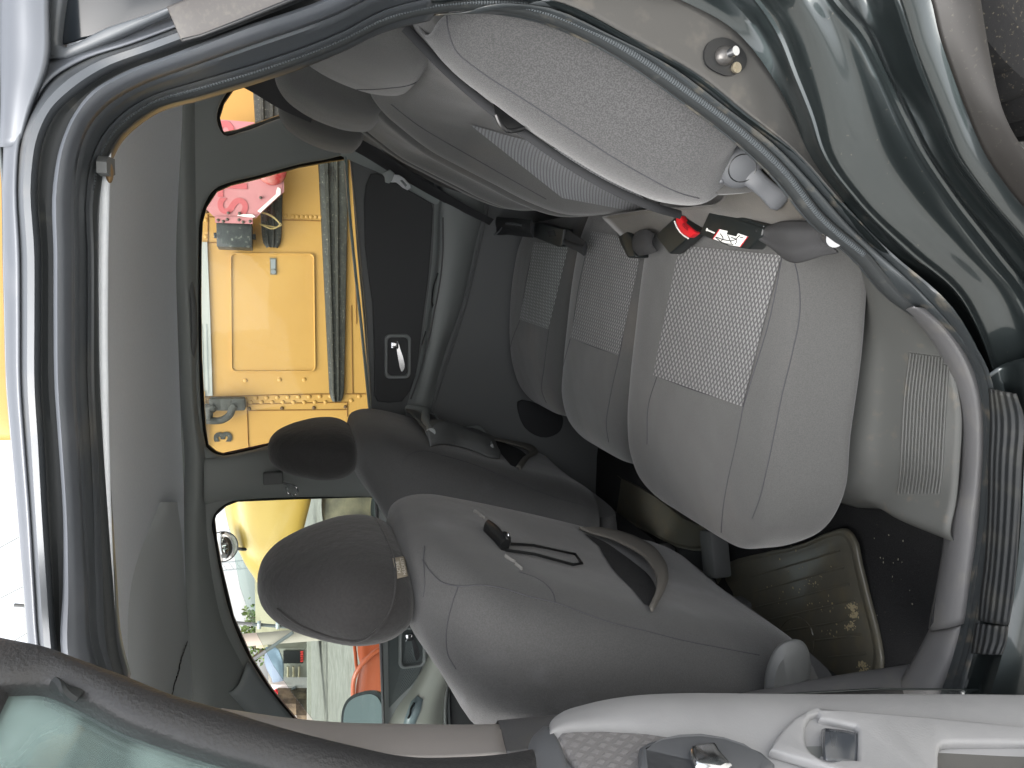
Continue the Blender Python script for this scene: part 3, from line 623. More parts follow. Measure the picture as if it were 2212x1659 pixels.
ba = bvh_of(arm)
for nm, pts, w_ in (('pull_cup', [(947, 590), (938, 618), (934, 655), (936, 662)], .007), ('switch_opening', [(921, 716), (916, 730), (912, 745)], .006)):
    mb = MB(); q = [on(ba, a, b, .0015) for a, b in pts]; q = [p for p in q if p is not None]
    if len(q) > 1: mb.tube(q, (w_, .0015), 10, 4); mb.build(nm, K['black'], arm)
mb = MB(); mb.tube([p for p in [on(ba, a, b, .004) for a, b in [(958, 470), (957, 553), (946, 640), (940, 668), (930, 730), (917, 780), (902, 830), (889, 862)]] if p is not None], .0022, 6, 4); mb.build('armrest_piping', K['trim_grey'], arm)
def handle(cx_, cy_, w_, h_, parent, off=.0, ang=0):
    """inner release: rounded frame, dark bowl, chrome lever"""
    c = D(cx_, cy_, -.028 - off); s = (D(cx_, cy_ - 50, -.028 - off) - D(cx_, cy_ + 50, -.028 - off)).length/100
    W, H = w_*s/2, h_*s/2
    def rr(kw, kh, rad, yo, n=6):
        P = []
        for (sx, sz, a0) in ((1, 1, 0), (-1, 1, 90), (-1, -1, 180), (1, -1, 270)):
            for k in range(n+1):
                a = R_(a0 + 90*k/n); P.append(c + Vector((sx*(kw - rad) + rad*math.cos(a), yo, sz*(kh - rad) + rad*math.sin(a))))
        return P
    q = MB(); o1 = rr(W, H, W*.0 + H*.45, .004); o2_ = rr(W*.97, H*.95, H*.42, -.006); o3 = rr(W*.88, H*.80, H*.36, -.006); o4 = rr(W*.84, H*.74, H*.32, .004)
    q.loft([o1, o2_, o3, o4], 3, 1, cv=True); hb = q.build('handle_frame', K['trim_mid'], parent)
    q = MB(); q.loft([o4, rr(W*.8, H*.7, H*.3, .014), rr(W*.3, H*.3, H*.1, .018)], 3, 1, cv=True, cap=True); q.build('handle_bowl', K['black'], hb)
    q = MB(); q.box(c + Vector((W*.50, -.002, H*.25)), (W*.16, .006, H*.30), None, .003); 
    q.loft([[c + Vector((x, -.006, z + dz)) for dz in (-th, th)] + [c + Vector((x, .002, z + dz)) for dz in (th, -th)] for x, z, th in ((W*.66, H*.05, .002), (W*.3, -H*.05, .005), (-W*.1, -H*.22, .007), (-W*.5, -H*.32, .006), (-W*.66, -H*.30, .002))], 4, 1, cv=True, cap=True)
    q.build('handle_lever', K['chrome'], hb); return hb
handle(859, 770, 97, 57, rd)
# piping between cloth and plastic, lower door crease
mb = MB(); mb.tube([D(a, b, -.017) for a, b in [(1066, 380), (1055, 440), (1030, 553), (1010, 640), (980, 740), (950, 830), (930, 900), (918, 945)]], .004, 8, 4); mb.build('door_crease', K['trim_dark'], rd)
# speaker grille low on the door
sp_ = [(1118, 868), (1122, 900), (1135, 925), (1180, 945), (1210, 930), (1215, 900), (1180, 880)]
panel('speaker_grille', sp_, [], (0, 1.345, .8), DN, .008, .003, K['black_cloth'], rd, round_out=4)
# front right door
fd = door_skin('right_front_door', [(812, 1060), (816, 1150), (822, 1300), (828, 1500), (834, 1800), (1400, 1800), (1400, 1095), (1300, 1060)], K['trim_mid'])
mb = MB(); mb.tube([D(a, b, -.028) for a, b in [(812, 1075), (815, 1150), (820, 1300), (825, 1450), (830, 1600), (834, 1750)]], (.007, .005), 8, 4, flat=(0, 0, 1)); mb.build('window_sill', K['trim_grey'], fd)
K['fcloth'] = wave_mat('ribbed_door_cloth', (92, 98, 98), 60, 'DIAGONAL', .9, .001)
fi = panel('cloth_insert', [(837, 1150), (838, 1380), (840, 1528), (862, 1505), (890, 1478), (908, 1450), (918, 1420), (930, 1385), (940, 1340), (945, 1250), (945, 1150)], [], (0, 1.345, .8), DN, .012, .004, K['fcloth'], fd)
handle(891, 1397, 90, 56, fd)
fa = rail('armrest', [
  [(946, 1280, .01), (962, 1280, .05), (990, 1280, .06), (1030, 1280, .03)],
  [(938, 1350, .01), (950, 1360, .05), (975, 1360, .06), (1010, 1360, .03)],
  [(920, 1420, .01), (935, 1430, .05), (962, 1440, .06), (985, 1445, .03)],
  [(888, 1484, .01), (905, 1500, .05), (935, 1510, .06), (965, 1515, .03)],
  [(860, 1520, .01), (880, 1545, .05), (915, 1565, .06), (960, 1575, .03)],
  [(835, 1560, .01), (850, 1610, .04), (890, 1630, .05), (955, 1640, .03)]], mat('armrest_front', (158, 160, 152), .5), fd)
bf = bvh_of(fa)
def onF(a, b, o): return on(bf, a, b, o)
sw = [onF(a, b, .004) for a, b in [(903, 1502), (914, 1510), (908, 1535), (893, 1570), (876, 1590), (866, 1588), (876, 1550), (890, 1515)]]
sw = [p for p in sw if p is not None]
if len(sw) > 3:
    mb = MB(); c = sum(sw, Vector())/len(sw); mb.add(sw + [c + Vector((0, -.003, .003))], [[i, (i+1) % len(sw), len(sw)] for i in range(len(sw))]); swp = mb.build('switch_plate', mat('switch_plate', (140, 156, 160), .3), fa, solid=.003)
    mb = MB(); mb.tube([q for q in [onF(897, 1517, .010), onF(890, 1528, .010), onF(888, 1540, .010), onF(884, 1548, .010)] if q is not None], (.006, .003), 8, 3); mb.build('window_switch', K['black'], fa)
panel('lower_door_cloth', [(965, 1290), (975, 1360), (970, 1450), (972, 1530), (975, 1600), (985, 1800), (1300, 1800), (1300, 1290)], [], (0, 1.345, .8), DN, .014, .004, K['black_cloth'], fd)
mb = MB(); mb.tube([D(a, b, -.035) for a, b in [(1010, 1290), (985, 1400), (968, 1470), (962, 1530), (968, 1620)]], (.008, .006), 8, 4); mb.build('door_crease', K['trim_dark'], fd)
# door mirror of the far front door, seen through its pane
mm = Y(788, 1562, 1.62)
mn = Vector((.55, -.62, .56)).normalized(); ma = Vector((0, 0, 1)).cross(mn).normalized(); mv = mn.cross(ma)
mb = MB(); stack(mb, [(mm - mn*.09, ma*.05, mv*.05, 2.6), (mm - mn*.07, ma*.08, mv*.072, 2.6), (mm - mn*.02, ma*.10, mv*.086, 2.8), (mm + mn*.006, ma*.098, mv*.085, 2.8)], 36)
mir = mb.build('door_mirror', K['black'], car)
mn = Vector((.55, -.62, .56)).normalized(); ma = Vector((0, 0, 1)).cross(mn).normalized(); mv = mn.cross(ma)
mb = MB(); stack(mb, [(mm + mn*.004 + Vector((.0, .0, 0)), ma*.088, mv*.076, 2.8), (mm + mn*.010, ma*.086, mv*.074, 2.8)], 36, nu=1); mb.build('mirror_glass', mat('mirror', (112, 120, 118), .02, 1.0), mir)
mb = MB(); mb.tube([mm + Vector((-.05, 0, -.03)), mm + Vector((-.06, -.12, -.04)), mm + Vector((-.06, -.2, -.05))], .02, 10, 2); mb.build('mirror_arm', K['black'], mir)
# cabin closing surfaces: floor, firewall, tail
mb = MB(); mb.loft([[(-1.9, .02, .30), (-1.9, .35, .24), (-1.9, .55, .25), (-1.9, .66, .38), (-1.9, .78, .38), (-1.9, .90, .25), (-1.9, 1.34, .25)],
  [(-1.0, .02, .28), (-1.0, .35, .235), (-1.0, .55, .245), (-1.0, .64, .29), (-1.0, .80, .29), (-1.0, .90, .245), (-1.0, 1.34, .26)],
  [(-.55, .02, .27), (-.55, .35, .235), (-.55, .56, .24), (-.55, .64, .243), (-.55, .80, .243), (-.55, .88, .24), (-.55, 1.34, .27)],
  [(-.36, .02, .30), (-.36, .35, .236), (-.36, .58, .24), (-.36, .66, .243), (-.36, .78, .243), (-.36, .88, .24), (-.36, 1.34, .27)],
  [(-.30, .03, .31), (-.30, .35, .30), (-.30, .58, .30), (-.30, .66, .32), (-.30, .78, .32), (-.30, .88, .30), (-.30, 1.34, .32)],
  [(.35, .03, .33), (.35, .35, .33), (.35, .58, .33), (.35, .66, .33), (.35, .78, .33), (.35, .88, .33), (.35, 1.34, .33)],
  [(1.2, .03, .33), (1.2, .35, .38), (1.2, .58, .38), (1.2, .66, .38), (1.2, .78, .38), (1.2, .88, .38), (1.2, 1.34, .40)]], 4, 4)
mb.build('floor_carpet', K['carpet'], car, solid=.004)
mb = MB(); mb.box((-1.75, .70, .65), (.10, .66, .32), None, .05); mb.build('dashboard', K['trim_dark'], car)
mb = MB(); mb.box((1.3, .70, .62), (.03, .68, .30), None, .02); tgt = mb.build('tailgate', K['trim_mid'], car)
mb = MB(); mb.loft([[(1.30, .06, .92), (1.34, .7, .92), (1.30, 1.36, .92)], [(1.16, .14, 1.26), (1.18, .7, 1.34), (1.16, 1.26, 1.26)]], 2, 4); mb.build('rear_window', K['glass'], tgt, solid=.004)
mb = MB(); mb.loft([[(-1.75, .12, .96), (-1.75, .7, .98), (-1.75, 1.30, .96)], [(-1.15, .14, 1.36), (-1.15, .7, 1.39), (-1.15, 1.26, 1.36)]], 3, 6); mb.build('windscreen', K['glass'], car, solid=.004)
# bonnet and left front side (hidden by the open door, kept simple)
mb = MB(); mb.loft([[(-3.0, .1, .72), (-3.0, .7, .75), (-3.0, 1.32, .72)], [(-2.6, .02, .86), (-2.6, .7, .90), (-2.6, 1.4, .86)], [(-1.75, .0, .95), (-1.75, .7, .98), (-1.75, 1.42, .95)]], 4, 6); mb.build('bonnet', K['paint'], car, solid=.004)
def side_sheet(name, y0, xs, zs, m):
    q = MB(); q.loft([[(x, y0, z0), (x, y0 - .03*(1 if y0 < .7 else -1), (z0+z1)/2), (x, y0, z1)] for x, z0, z1 in [(x, zs[0], zs[1]) for x in xs]], 2, 4); return q.build(name, m, car, solid=.03, solid_off=0)
side_sheet('left_front_door', -.005, (-1.75, -1.2, -.66), (.34, .93), K['paint'])
side_sheet('left_front_wing', -.01, (-3.0, -2.4, -1.76), (.45, .86), K['paint'])
side_sheet('right_body_side', 1.425, (-3.0, -1.2, 0, 1.25), (.34, .90), K['paint'])
# ================================================================== front seats
def front_seat(dy, tray):
    S = [(.455, -.515, -.70, .12, .605), (.49, -.495, -.72, .108, .615), (.60, -.462, -.695, .104, .618), (.72, -.425, -.655, .105, .618), (.82, -.395, -.625, .110, .612), (.89, -.375, -.600, .118, .602), (.94, -.362, -.580, .132, .590), (.98, -.357, -.535, .165, .565), (1.008, -.364, -.495, .21, .52), (1.020, -.383, -.46, .26, .465)]
    st = []
    for z, xr, xf, a, b in S:
        st.append(((( xr + xf)/2, (a + b)/2 + dy, z), ((xr - xf)/2, 0, 0), (0, (b - a)/2, 0), 3.2 if z < .95 else 2.8))
    R2 = rings(st, 56)
    for (z, xr, xf, a, b), r in zip(S, R2):        # gentle hollow down the back, wings on the front
        for k in range(len(r)):
            yy = (r[k][1] - dy - .35)/.235
            if r[k][0] > (xr + xf)/2 and z < .86: r[k][0] -= .016*max(0, 1 - (yy/.72)**2)*min(1, (.88 - z)/.08)
            if r[k][0] < (xr + xf)/2 and abs(yy) > .55: r[k][0] -= .03*min(1, (abs(yy) - .55)/.3)
    n = 56; C_ = [crs([r[j] for r in R2], 4) for j in range(n)]; m = len(C_[0]); vs = [C_[j][i] for i in range(m) for j in range(n)]
    us = [(i*.02, j*.03) for i in range(m) for j in range(n)]
    fs = [[i*n+j, i*n+(j+1) % n, (i+1)*n+(j+1) % n, (i+1)*n+j] for i in range(m-1) for j in range(n)]
    for i in (0, m-1):
        c = sum(np.array(vs[i*n+j]) for j in range(n))/n; vs.append(c); us.append((0, 0)); fs += [[len(vs)-1, i*n+j, i*n+(j+1) % n] for j in range(n)]
    mb = MB(); mb.add(vs, fs, us); back = mb.build('front_seat', K['velour_front'], car, angle=60)
    o = Vector((0, dy, 0))
    # headrest with its slipcover, posts and guides
    hx = -.43
    H = [(1.012, .105, .030), (1.022, .135, .048), (1.045, .150, .060), (1.085, .152, .064), (1.125, .130, .060), (1.160, .104, .052), (1.188, .074, .040), (1.204, .043, .024), (1.209, .02, .01)]
    st = [((hx - .25*(z - 1.05)*.0, .345 + dy, z), (d, 0, 0), (0, w_, 0), 2.5) for z, w_, d in H]
    mb = MB(); stack(mb, st, 48); hr_ = mb.build('headrest', K['cover'], back, angle=70)
    for s in (-.055, .055):
        mb = MB(); mb.tube([(hx, .345 + dy + s, .97), (hx, .345 + dy + s, 1.03)], .006, 12, 1); mb.build('headrest_post', K['satin'], back)
        mb = MB(); stack(mb, [((hx + .012, .345 + dy + s, 1.000), (.020, 0, 0), (0, .020, 0), 3), ((hx + .012, .345 + dy + s, 1.012), (.022, 0, 0), (0, .022, 0), 3), ((hx + .012, .345 + dy + s, 1.020), (.016, 0, 0), (0, .016, 0), 3)], 20, nu=2)
        mb.build('post_guide', K['plastic_grey'], back)
    # seat cushion and side cover
    cu_ = []
    for x, z, h, a, b in ((-.59, .42, .05, .16, .56), (-.64, .44, .075, .13, .60), (-.80, .47, .075, .12, .59), (-.98, .49, .07, .13, .58), (-1.04, .48, .05, .16, .55)):
        cu_.append(((x, (a + b)/2 + dy, z), (0, (b - a)/2, 0), (0, 0, h), 3.2))
    mb = MB(); stack(mb, cu_, 36); mb.build('seat_cushion', K['velour_front'], back)
    mb = MB(); mb.box((-.86, .355 + dy, .33), (.20, .20, .06), None, .02); mb.build('seat_base', K['black_cloth'], back)
    for s in (.12, .58):
        mb = MB(); mb.box((-.90, s + dy, .275), (.24, .02, .02), None, .006); mb.build('seat_rail', K['trim_dark'], back)
    return back, hr_
fs1, hr1 = front_seat(0.0, False)
fs2, hr2 = front_seat(.775, True)
tag(fs1, 'near front seat, with a black wire hook on its back'); tag(fs2, 'far front seat, with a folding tray on its back')
b1 = bvh_of(fs1); b2 = bvh_of(fs2); bh1 = bvh_of(hr1); bh2 = bvh_of(hr2)
# seams of the near backrest
for pts in ([(912, 1209), (930, 1235), (955, 1258), (990, 1266), (1040, 1264), (1090, 1272), (1140, 1288), (1200, 1302), (1250, 1320), (1320, 1345), (1390, 1362), (1474, 1383), (1560, 1400), (1640, 1415)],
            [(990, 1266), (978, 1300), (968, 1340), (964, 1385), (968, 1415), (985, 1445)],
            [(1200, 1302), (1195, 1283), (1182, 1265), (1160, 1250), (1120, 1235)], [(917, 1180), (915, 1210), (918, 1260), (915, 1290)]):
    seam(b1, pts, 'seam', K['seam'], fs1, .0007)
for pts in ([(868, 1000), (880, 985), (905, 975), (960, 985), (1040, 1010), (1120, 1045), (1200, 1075), (1262, 1092)],):
    seam(b2, pts, 'seam', K['seam'], fs2, .0007)
# map pocket with a sagging edge
def pocket(bv, parent, hole, outer, inner, lifts, m_rim):
    c = np.mean([(p[0], p[1]) for p in hole], axis=0); R3 = []
    for f in (1, .75, .5, .25, .02):
        R3.append([on(bv, c[0] + (p[0]-c[0])*f, c[1] + (p[1]-c[1])*f, .002) for p in crs([(q[0], q[1]) for q in hole], 3, True)])
    if all(p is not None for r in R3 for p in r):
        mb = MB(); mb.loft(R3, 1, 1, cv=True, cap=True); mb.build('pocket_opening', K['carpet'], parent)
    A = []
    for o_, i_, l in zip(outer, inner, lifts):
        p = on(bv, o_[0], o_[1], .004 + l*.5); q2 = on(bv, i_[0], i_[1], .004 + l)
        if p is not None and q2 is not None: A.append([p - Vector((0, 0, 0)) , p*.6 + q2*.4 + Vector((.004, -.002, .001)), q2])
    mb = MB(); mb.loft(A, 5, 4); return mb.build('map_pocket', m_rim, parent, solid=.003)
pocket(b1, fs1, [(1262, 1156), (1284, 1169), (1304, 1203), (1324, 1233), (1364, 1273), (1402, 1312), (1418, 1285), (1404, 1249), (1372, 1220), (1337, 1194), (1304, 1172)],
       [(1249, 1148), (1275, 1147), (1304, 1151), (1354, 1166), (1397, 1189), (1427, 1223), (1437, 1256), (1430, 1286), (1404, 1328)],
       [(1252, 1150), (1280, 1164), (1306, 1176), (1340, 1198), (1372, 1221), (1398, 1253), (1410, 1274), (1411, 1292), (1399, 1320)], (.001, .005, .009, .014, .017, .018, .016, .010, .002), mat('pocket_cloth', (96, 93, 88), .95, c2=(103, 100, 95), nscale=500, bump=.4, bscale=900, bdist=.0006))
pocket(b2, fs2, [(1062, 955), (1085, 985), (1112, 1010), (1125, 1000), (1138, 988), (1125, 974), (1097, 962), (1075, 952)],
       [(1055, 948), (1087, 949), (1120, 958), (1147, 970), (1158, 981), (1140, 997), (1122, 1020)],
       [(1058, 952), (1080, 958), (1104, 967), (1130, 981), (1140, 990), (1128, 998), (1113, 1013)], (.001, .006, .010, .013, .013, .009, .002), mat('pocket_edge', (104, 102, 96), .8, bump=.4, bscale=700, bdist=.0006))
# shopping hook hung on the near seat back
hk_ = [on(b1, a, b, .006) for a, b in [(1080, 1182), (1150, 1186), (1240, 1205), (1254, 1225), (1235, 1228), (1150, 1205), (1090, 1197)]]
hk_ = [p for p in hk_ if p is not None]
mb = MB(); mb.tube(hk_[:], .0022, 8, 1); mb.build('wire_hook', K['black'], fs1)
mb = MB(); a, b = on(b1, 1050, 1148, .006), on(b1, 1088, 1190, .006)
mb.tube([a, a*.5 + b*.5 + Vector((.004, -.002, 0)), b], (.012, .006), 14, 4)
mb.sphere(on(b1, 1085, 1180, .010), .012, 8, (1, 1, .7)); hb_ = mb.build('hook_mount', K['black'], fs1)
for k in range(4):
    c = on(b1, 1060 + k*7, 1158 + k*5, .013); mb = MB(); mb.tube([c + Vector((0, -.008, -.004)), c + Vector((.003, 0, 0)), c + Vector((0, .008, .004))], .0014, 6, 2); mb.build('ridge', K['black'], fs1) if False else None
mb = MB(); mb.sphere(on(b1, 1086, 1184, .020), .004, 6, (1, 1, .6)); mb.build('hook_screw', K['chrome'], fs1)
K['scuffs'] = mat('scuffed_patch', (140, 138, 134), .9, bump=1, bscale=400, bdist=.002)
for L in ([(1023, 1106), (1030, 1110), (1040, 1118), (1046, 1121)], [(1090, 1203), (1100, 1210), (1112, 1216)], [(1112, 1220), (1122, 1228), (1127, 1232)]):
    q = [on(b1, a, b, .001) for a, b in L]; q = [p for p in q if p is not None]
    mb = MB(); mb.tube(q, (.004, .0012), 6, 3); mb.build('worn_patch', K['scuffs'], fs1)
# headrest piping, cloth tags
for bh, hr_, L in ((bh1, hr1, [[(800, 1095), (812, 1120), (832, 1160), (848, 1200), (854, 1240), (852, 1290), (838, 1330), (810, 1365), (775, 1383), (735, 1380), (690, 1368), (640, 1345), (600, 1315)]]),
                   (bh2, hr2, [[(735, 895), (752, 915), (768, 945), (778, 975), (775, 1005), (760, 1035), (735, 1055), (700, 1058)]])):
    for pts in L: seam(bh, pts, 'piping', K['cover'], hr_, .0022)
def cloth_tag(bh, parent, quad, m, txt, size, tm):
    q = [on(bh, a, b, .0015) for a, b in quad]
    if any(p is None for p in q): return
    Q3 = q[0]
    mb = MB(); vs = []; 
    n_ = 8
    for i in range(n_+1):
        for j in range(n_+1):
            u, v = i/n_, j/n_; a = (np.array(quad[0])*(1-u) + np.array(quad[1])*u)*(1-v) + (np.array(quad[3])*(1-u) + np.array(quad[2])*u)*v
            p = on(bh, a[0], a[1], .0016); vs.append(p if p is not None else q[0])
    mb.add(vs, [[i*(n_+1)+j, i*(n_+1)+j+1, (i+1)*(n_+1)+j+1, (i+1)*(n_+1)+j] for i in range(n_) for j in range(n_)]); tg = mb.build('cloth_tag', m, parent, solid=.0006)
    cu = bpy.data.curves.new('t', 'FONT'); cu.body = txt; cu.size = size; cu.align_x = 'CENTER'; tmp = bpy.data.objects.new('t', cu); tm_ = bpy.data.meshes.new_from_object(tmp); bpy.data.objects.remove(tmp)
    tm_.name = 'tag_lettering'; co = [v.co.copy() for v in tm_.vertices]; x0, x1 = min(c.x for c in co), max(c.x for c in co); y0, y1 = min(c.y for c in co), max(c.y for c in co)
    Q4 = [np.array(p, float) for p in quad]
    for v, c in zip(tm_.vertices, co):
        u = .08 + .84*(c.x - x0)/(x1 - x0); w2 = .14 + .72*(y1 - c.y)/(y1 - y0)
        p = (Q4[0]*(1-u) + Q4[3]*u)*(1-w2) + (Q4[1]*(1-u) + Q4[2]*u)*w2; h = on(bh, p[0], p[1], .0026); v.co = h if h is not None else Q3
    tm_.materials.clear(); tm_.materials.append(tm); link(bpy.data.objects.new('tag_lettering', tm_), parent)
# quads run: top-left of the writing, bottom-left, bottom-right, top-right as one reads it with the head tilted
cloth_tag(bh1, hr1, [(856, 1252), (879, 1246), (872, 1203), (847, 1208)], mat('tag_cloth', (140, 131, 116), .8, bump=.3, bscale=800, bdist=.0005), 'ACTIVE\nHEADREST', .0078, mat('tag_thread', (215, 210, 198), .8))
cloth_tag(bh2, hr2, [(770, 972), (786, 970), (783, 944), (766, 946)], mat('tag_cloth_dark', (46, 44, 42), .8), 'ACTIVE\nHEADREST', .0078, mat('tag_thread_dark', (128, 126, 120), .8))
# folding tray on the far seat back
def onb(a, b, o): 
    p = on(b2, a, b, o); k = 0
    while p is None and k < 14:
        k += 1; q = on(b2, a, b + 4*k, o)
        if q is not None: t = (q - Vector(CAM)).length; p = Vector(CAM) + Vector(ray(a, b)).normalized()*t*(1 + .003*k)
    return p
tr = [[onb(a, b, o) for a, b, o in r] for r in (
  [(876, 884, .004), (878, 886, .020), (900, 935, .022), (920, 964, .020), (928, 968, .004)],
  [(884, 880, .004), (890, 882, .024), (915, 925, .026), (938, 962, .024), (944, 964, .004)],
  [(912, 884, .004), (916, 890, .022), (960, 930, .024), (1000, 968, .022), (1008, 972, .004)],
  [(945, 905, .004), (950, 908, .020), (995, 940, .022), (1050, 985, .020), (1060, 992, .004)],
  [(985, 918, .004), (990, 922, .018), (1030, 945, .020), (1070, 985, .018), (1078, 992, .004)],
  [(1020, 935, .004), (1022, 938, .014), (1045, 960, .014), (1066, 985, .012), (1070, 988, .004)])]
if all(p is not None for r in tr for p in r):
    mb = MB(); mb.loft(tr, 4, 4); ty = mb.build('folding_tray', K['trim_dark'], fs2, solid=.002, angle=50)
mb = MB(); q = [onb(a, b, .028) for a, b in [(880, 884), (895, 905), (908, 930), (922, 958)]]; q = [p for p in q if p is not None]; mb.tube(q, .011, 12, 3); mb.build('tray_hinge', K['trim_mid'], fs2)
for L in ([(905, 890), (920, 912), (945, 940), (962, 955)], [(915, 888), (932, 908), (955, 935), (970, 950)], [(930, 892), (948, 912), (970, 938)]):
    q = [onb(a, b, .029) for a, b in L]; q = [p for p in q if p is not None]
    if len(q) > 1: mb = MB(); mb.tube(q, .0022, 8, 3); mb.build('tray_rib', K['trim_mid'], fs2)
q = [onb(a, b, .024) for a, b in [(975, 918), (1000, 926), (1025, 942), (1045, 962), (1056, 985)]]; q = [p for p in q if p is not None]
if len(q) > 1: mb = MB(); mb.tube(q, (.007, .004), 10, 4); mb.build('cup_ring', K['trim_mid'], fs2)
# recliner shield of the near front seat
mb = MB(); stack(mb, [(Y(1700, 1462, .13), (.018, 0, 0), (0, 0, .016), 2.4), (Y(1702, 1468, .105), (.055, 0, .0), (0, 0, .032), 2.4), (Y(1702, 1474, .085), (.058, 0, .0), (0, 0, .034), 2.4), (Y(1700, 1480, .075), (.04, 0, .0), (0, 0, .02), 2.4)], 32)
mb.build('recliner_shield', K['trim_dark'], car)
# ================================================================== rear seat
rs = None
prof = [(.44, .155), (.50, .135), (.55, .118), (.62, .104), (.69, .100), (.76, .118), (.82, .143), (.88, .168), (.93, .190), (.98, .222), (1.01, .245), (1.03, .270), (1.038, .300), (1.030, .345)]
def bulge(y, z, t):
    # lobes: (centre hollow) near seat .19-.60, middle .62-.92, far .94-1.32
    b = 0
    hz = max(0, min(1, (z - .46)/.10))*max(0, min(1, (1.03 - z)/.14))
    def hollow(c, h, d):
        u = abs(y - c)/h
        return d*(1 - u**3)**1.5 if u < 1 else 0
    b += hollow(.375, .21, .052)*hz + hollow(.765, .13, .022)*hz + hollow(1.16, .19, .045)*hz
    for e in (.605, .925):
        b += .030*math.exp(-((y - e)/.012)**2)
    return b
rows_ = []; ys = np.concatenate([np.linspace(.13, .58, 34), np.linspace(.585, .63, 16), np.linspace(.64, .90, 20), np.linspace(.905, .945, 14), np.linspace(.955, 1.34, 26)])
pc = crs([(x, 0, z) for z, x in prof], 5)
for q in pc: rows_.append([(q[0] + bulge(y, q[2], 0) + .11*max(0, y - .62)*min(1, (q[2] - .5)/.2 + .3) + (.05*((y - 1.30)/.05)**2 if y > 1.30 else 0), y, q[2] - (0 if q[0] < .23 else .012*max(0, abs(y - .77) - .3))) for y in ys])
mb = MB(); mb.loft(rows_, 1, 1); rback = mb.build('rear_seat_back', K['velour'], car, solid=.03, solid_off=-1, angle=60)
tag(rback, 'rear bench backrest with three headrests')
bb = bvh_of(rback)
# woven inserts on the near and centre backs
pi_ = patch(bb, [(1016, 266), (1215, 425), (1438, 468), (1300, 345)], 40, 16, 'woven_insert', K['cells_far'], rback, off=.0025)
seam(bb, [(845, 225), (900, 268), (960, 305), (1030, 345), (1100, 385), (1180, 430)], 'seam', K['seam'], rback, .0007)
# near-side bolster pod
POD = [[(915, 78, .17), (945, 48, .12), (985, 15, .08), (1010, -15, .05)], [(960, 137, .17), (984, 107, .12), (1045, 62, .08), (1105, 8, .05)], [(1070, 227, .17), (1092, 188, .12), (1160, 110, .08), (1235, 32, .05)],
 [(1237, 343, .17), (1268, 303, .12), (1330, 210, .08), (1395, 112, .05)], [(1337, 400, .17), (1370, 366, .12), (1422, 282, .08), (1480, 185, .05)], [(1440, 438, .17), (1470, 416, .12), (1505, 342, .08), (1560, 246, .05)],
 [(1520, 434, .17), (1536, 418, .125), (1556, 352, .085), (1598, 276, .05)], [(1568, 395, .165), (1572, 378, .12), (1580, 335, .09), (1603, 286, .055)], [(1584, 345, .15), (1585, 338, .12), (1588, 322, .10), (1598, 300, .07)]]
pr = []
for k, r in enumerate(POD):
    p = [Y(*q) for q in r]; g = Vector((.05, .035, .01)) if k < 7 else Vector((.02, .02, .0))
    pr.append([p[0] + g*1.6, p[0] + g*.75 + Vector((-.006, .004, 0)), p[0], p[0]*.45 + p[1]*.55 + Vector((-.004, -.004, 0)), p[1], p[2], p[3], p[3] + Vector((.05, .02, 0))])
mb = MB(); mb.loft(pr, 6, 6); pod = mb.build('side_bolster', K['velour_side'], rback, solid=.004, solid_off=-1, angle=70)
bp2 = bvh_of(pod)
seam(bp2, [(965, 30), (968, 60), (984, 107), (1037, 153), (1120, 207), (1237, 283), (1337, 347), (1400, 383), (1470, 417), (1510, 428)], 'seam', K['seam'], pod, .0008)
# headrests
def rear_head(c, lean=0):
    H = [(-.095, .085, .030), (-.085, .110, .046), (-.055, .125, .058), (-.01, .128, .062), (.03, .118, .058), (.06, .095, .048), (.078, .060, .032), (.086, .025, .012)]
    st = [((c[0] + .03 + z*.28, c[1], c[2] + z), (d, 0, -.2*d), (0, w_, 0), 2.6) for z, w_, d in H]
    mb = MB(); stack(mb, st, 44); o = mb.build('headrest', K['velour'], rback, angle=70)
    for s in (-.045, .045):
        mb = MB(); mb.tube([(c[0] + .01, c[1] + s, c[2] - .16), (c[0] + .02, c[1] + s, c[2] - .07)], .006, 10, 1); mb.build('headrest_post', K['black'], rback)
    return o
rh1 = rear_head((.27, .325, 1.085)); rh2 = rear_head((.283, .70, 1.09)); rh3 = rear_head((.30, 1.10, 1.085))
bh = bvh_of(rh1); seam(bh, [(700, 180), (740, 190), (790, 193), (840, 190), (885, 183), (905, 175)], 'seam', K['seam'], rh1, .0007)
# cushions: three lobes fanning forward, one moulding each
def lobe(name, X0, F, m, skew=0, ex=4.2):
    """F: sections (x, y0, y1, ztop, zbot)"""
    st = []
    for x, a, b, zt, zb in F:
        st.append(((x, (a+b)/2, (zt+zb)/2), (0, (b-a)/2, 0), (0, 0, (zt-zb)/2), ex))
    R2 = rings(st, 60)
    if skew:
        for r in R2:
            for p in r:
                if p[1] < .3: p[1] -= skew*max(0, (.555 - p[2])/.1)*max(0, min(1, (p[0] + .40)/.10))
    n = 60; C_ = [crs([r[j] for r in R2], 5) for j in range(n)]; m_ = len(C_[0]); vs = [C_[j][i] for i in range(m_) for j in range(n)]
    fs = [[i*n+j, i*n+(j+1) % n, (i+1)*n+(j+1) % n, (i+1)*n+j] for i in range(m_-1) for j in range(n)]
    for i in (0, m_-1):
        c = sum(np.array(vs[i*n+j]) for j in range(n))/n; vs.append(c); fs += [[len(vs)-1, i*n+j, i*n+(j+1) % n] for j in range(n)]
    q = MB(); q.add(vs, fs); return q.build(name, m, car, angle=60)
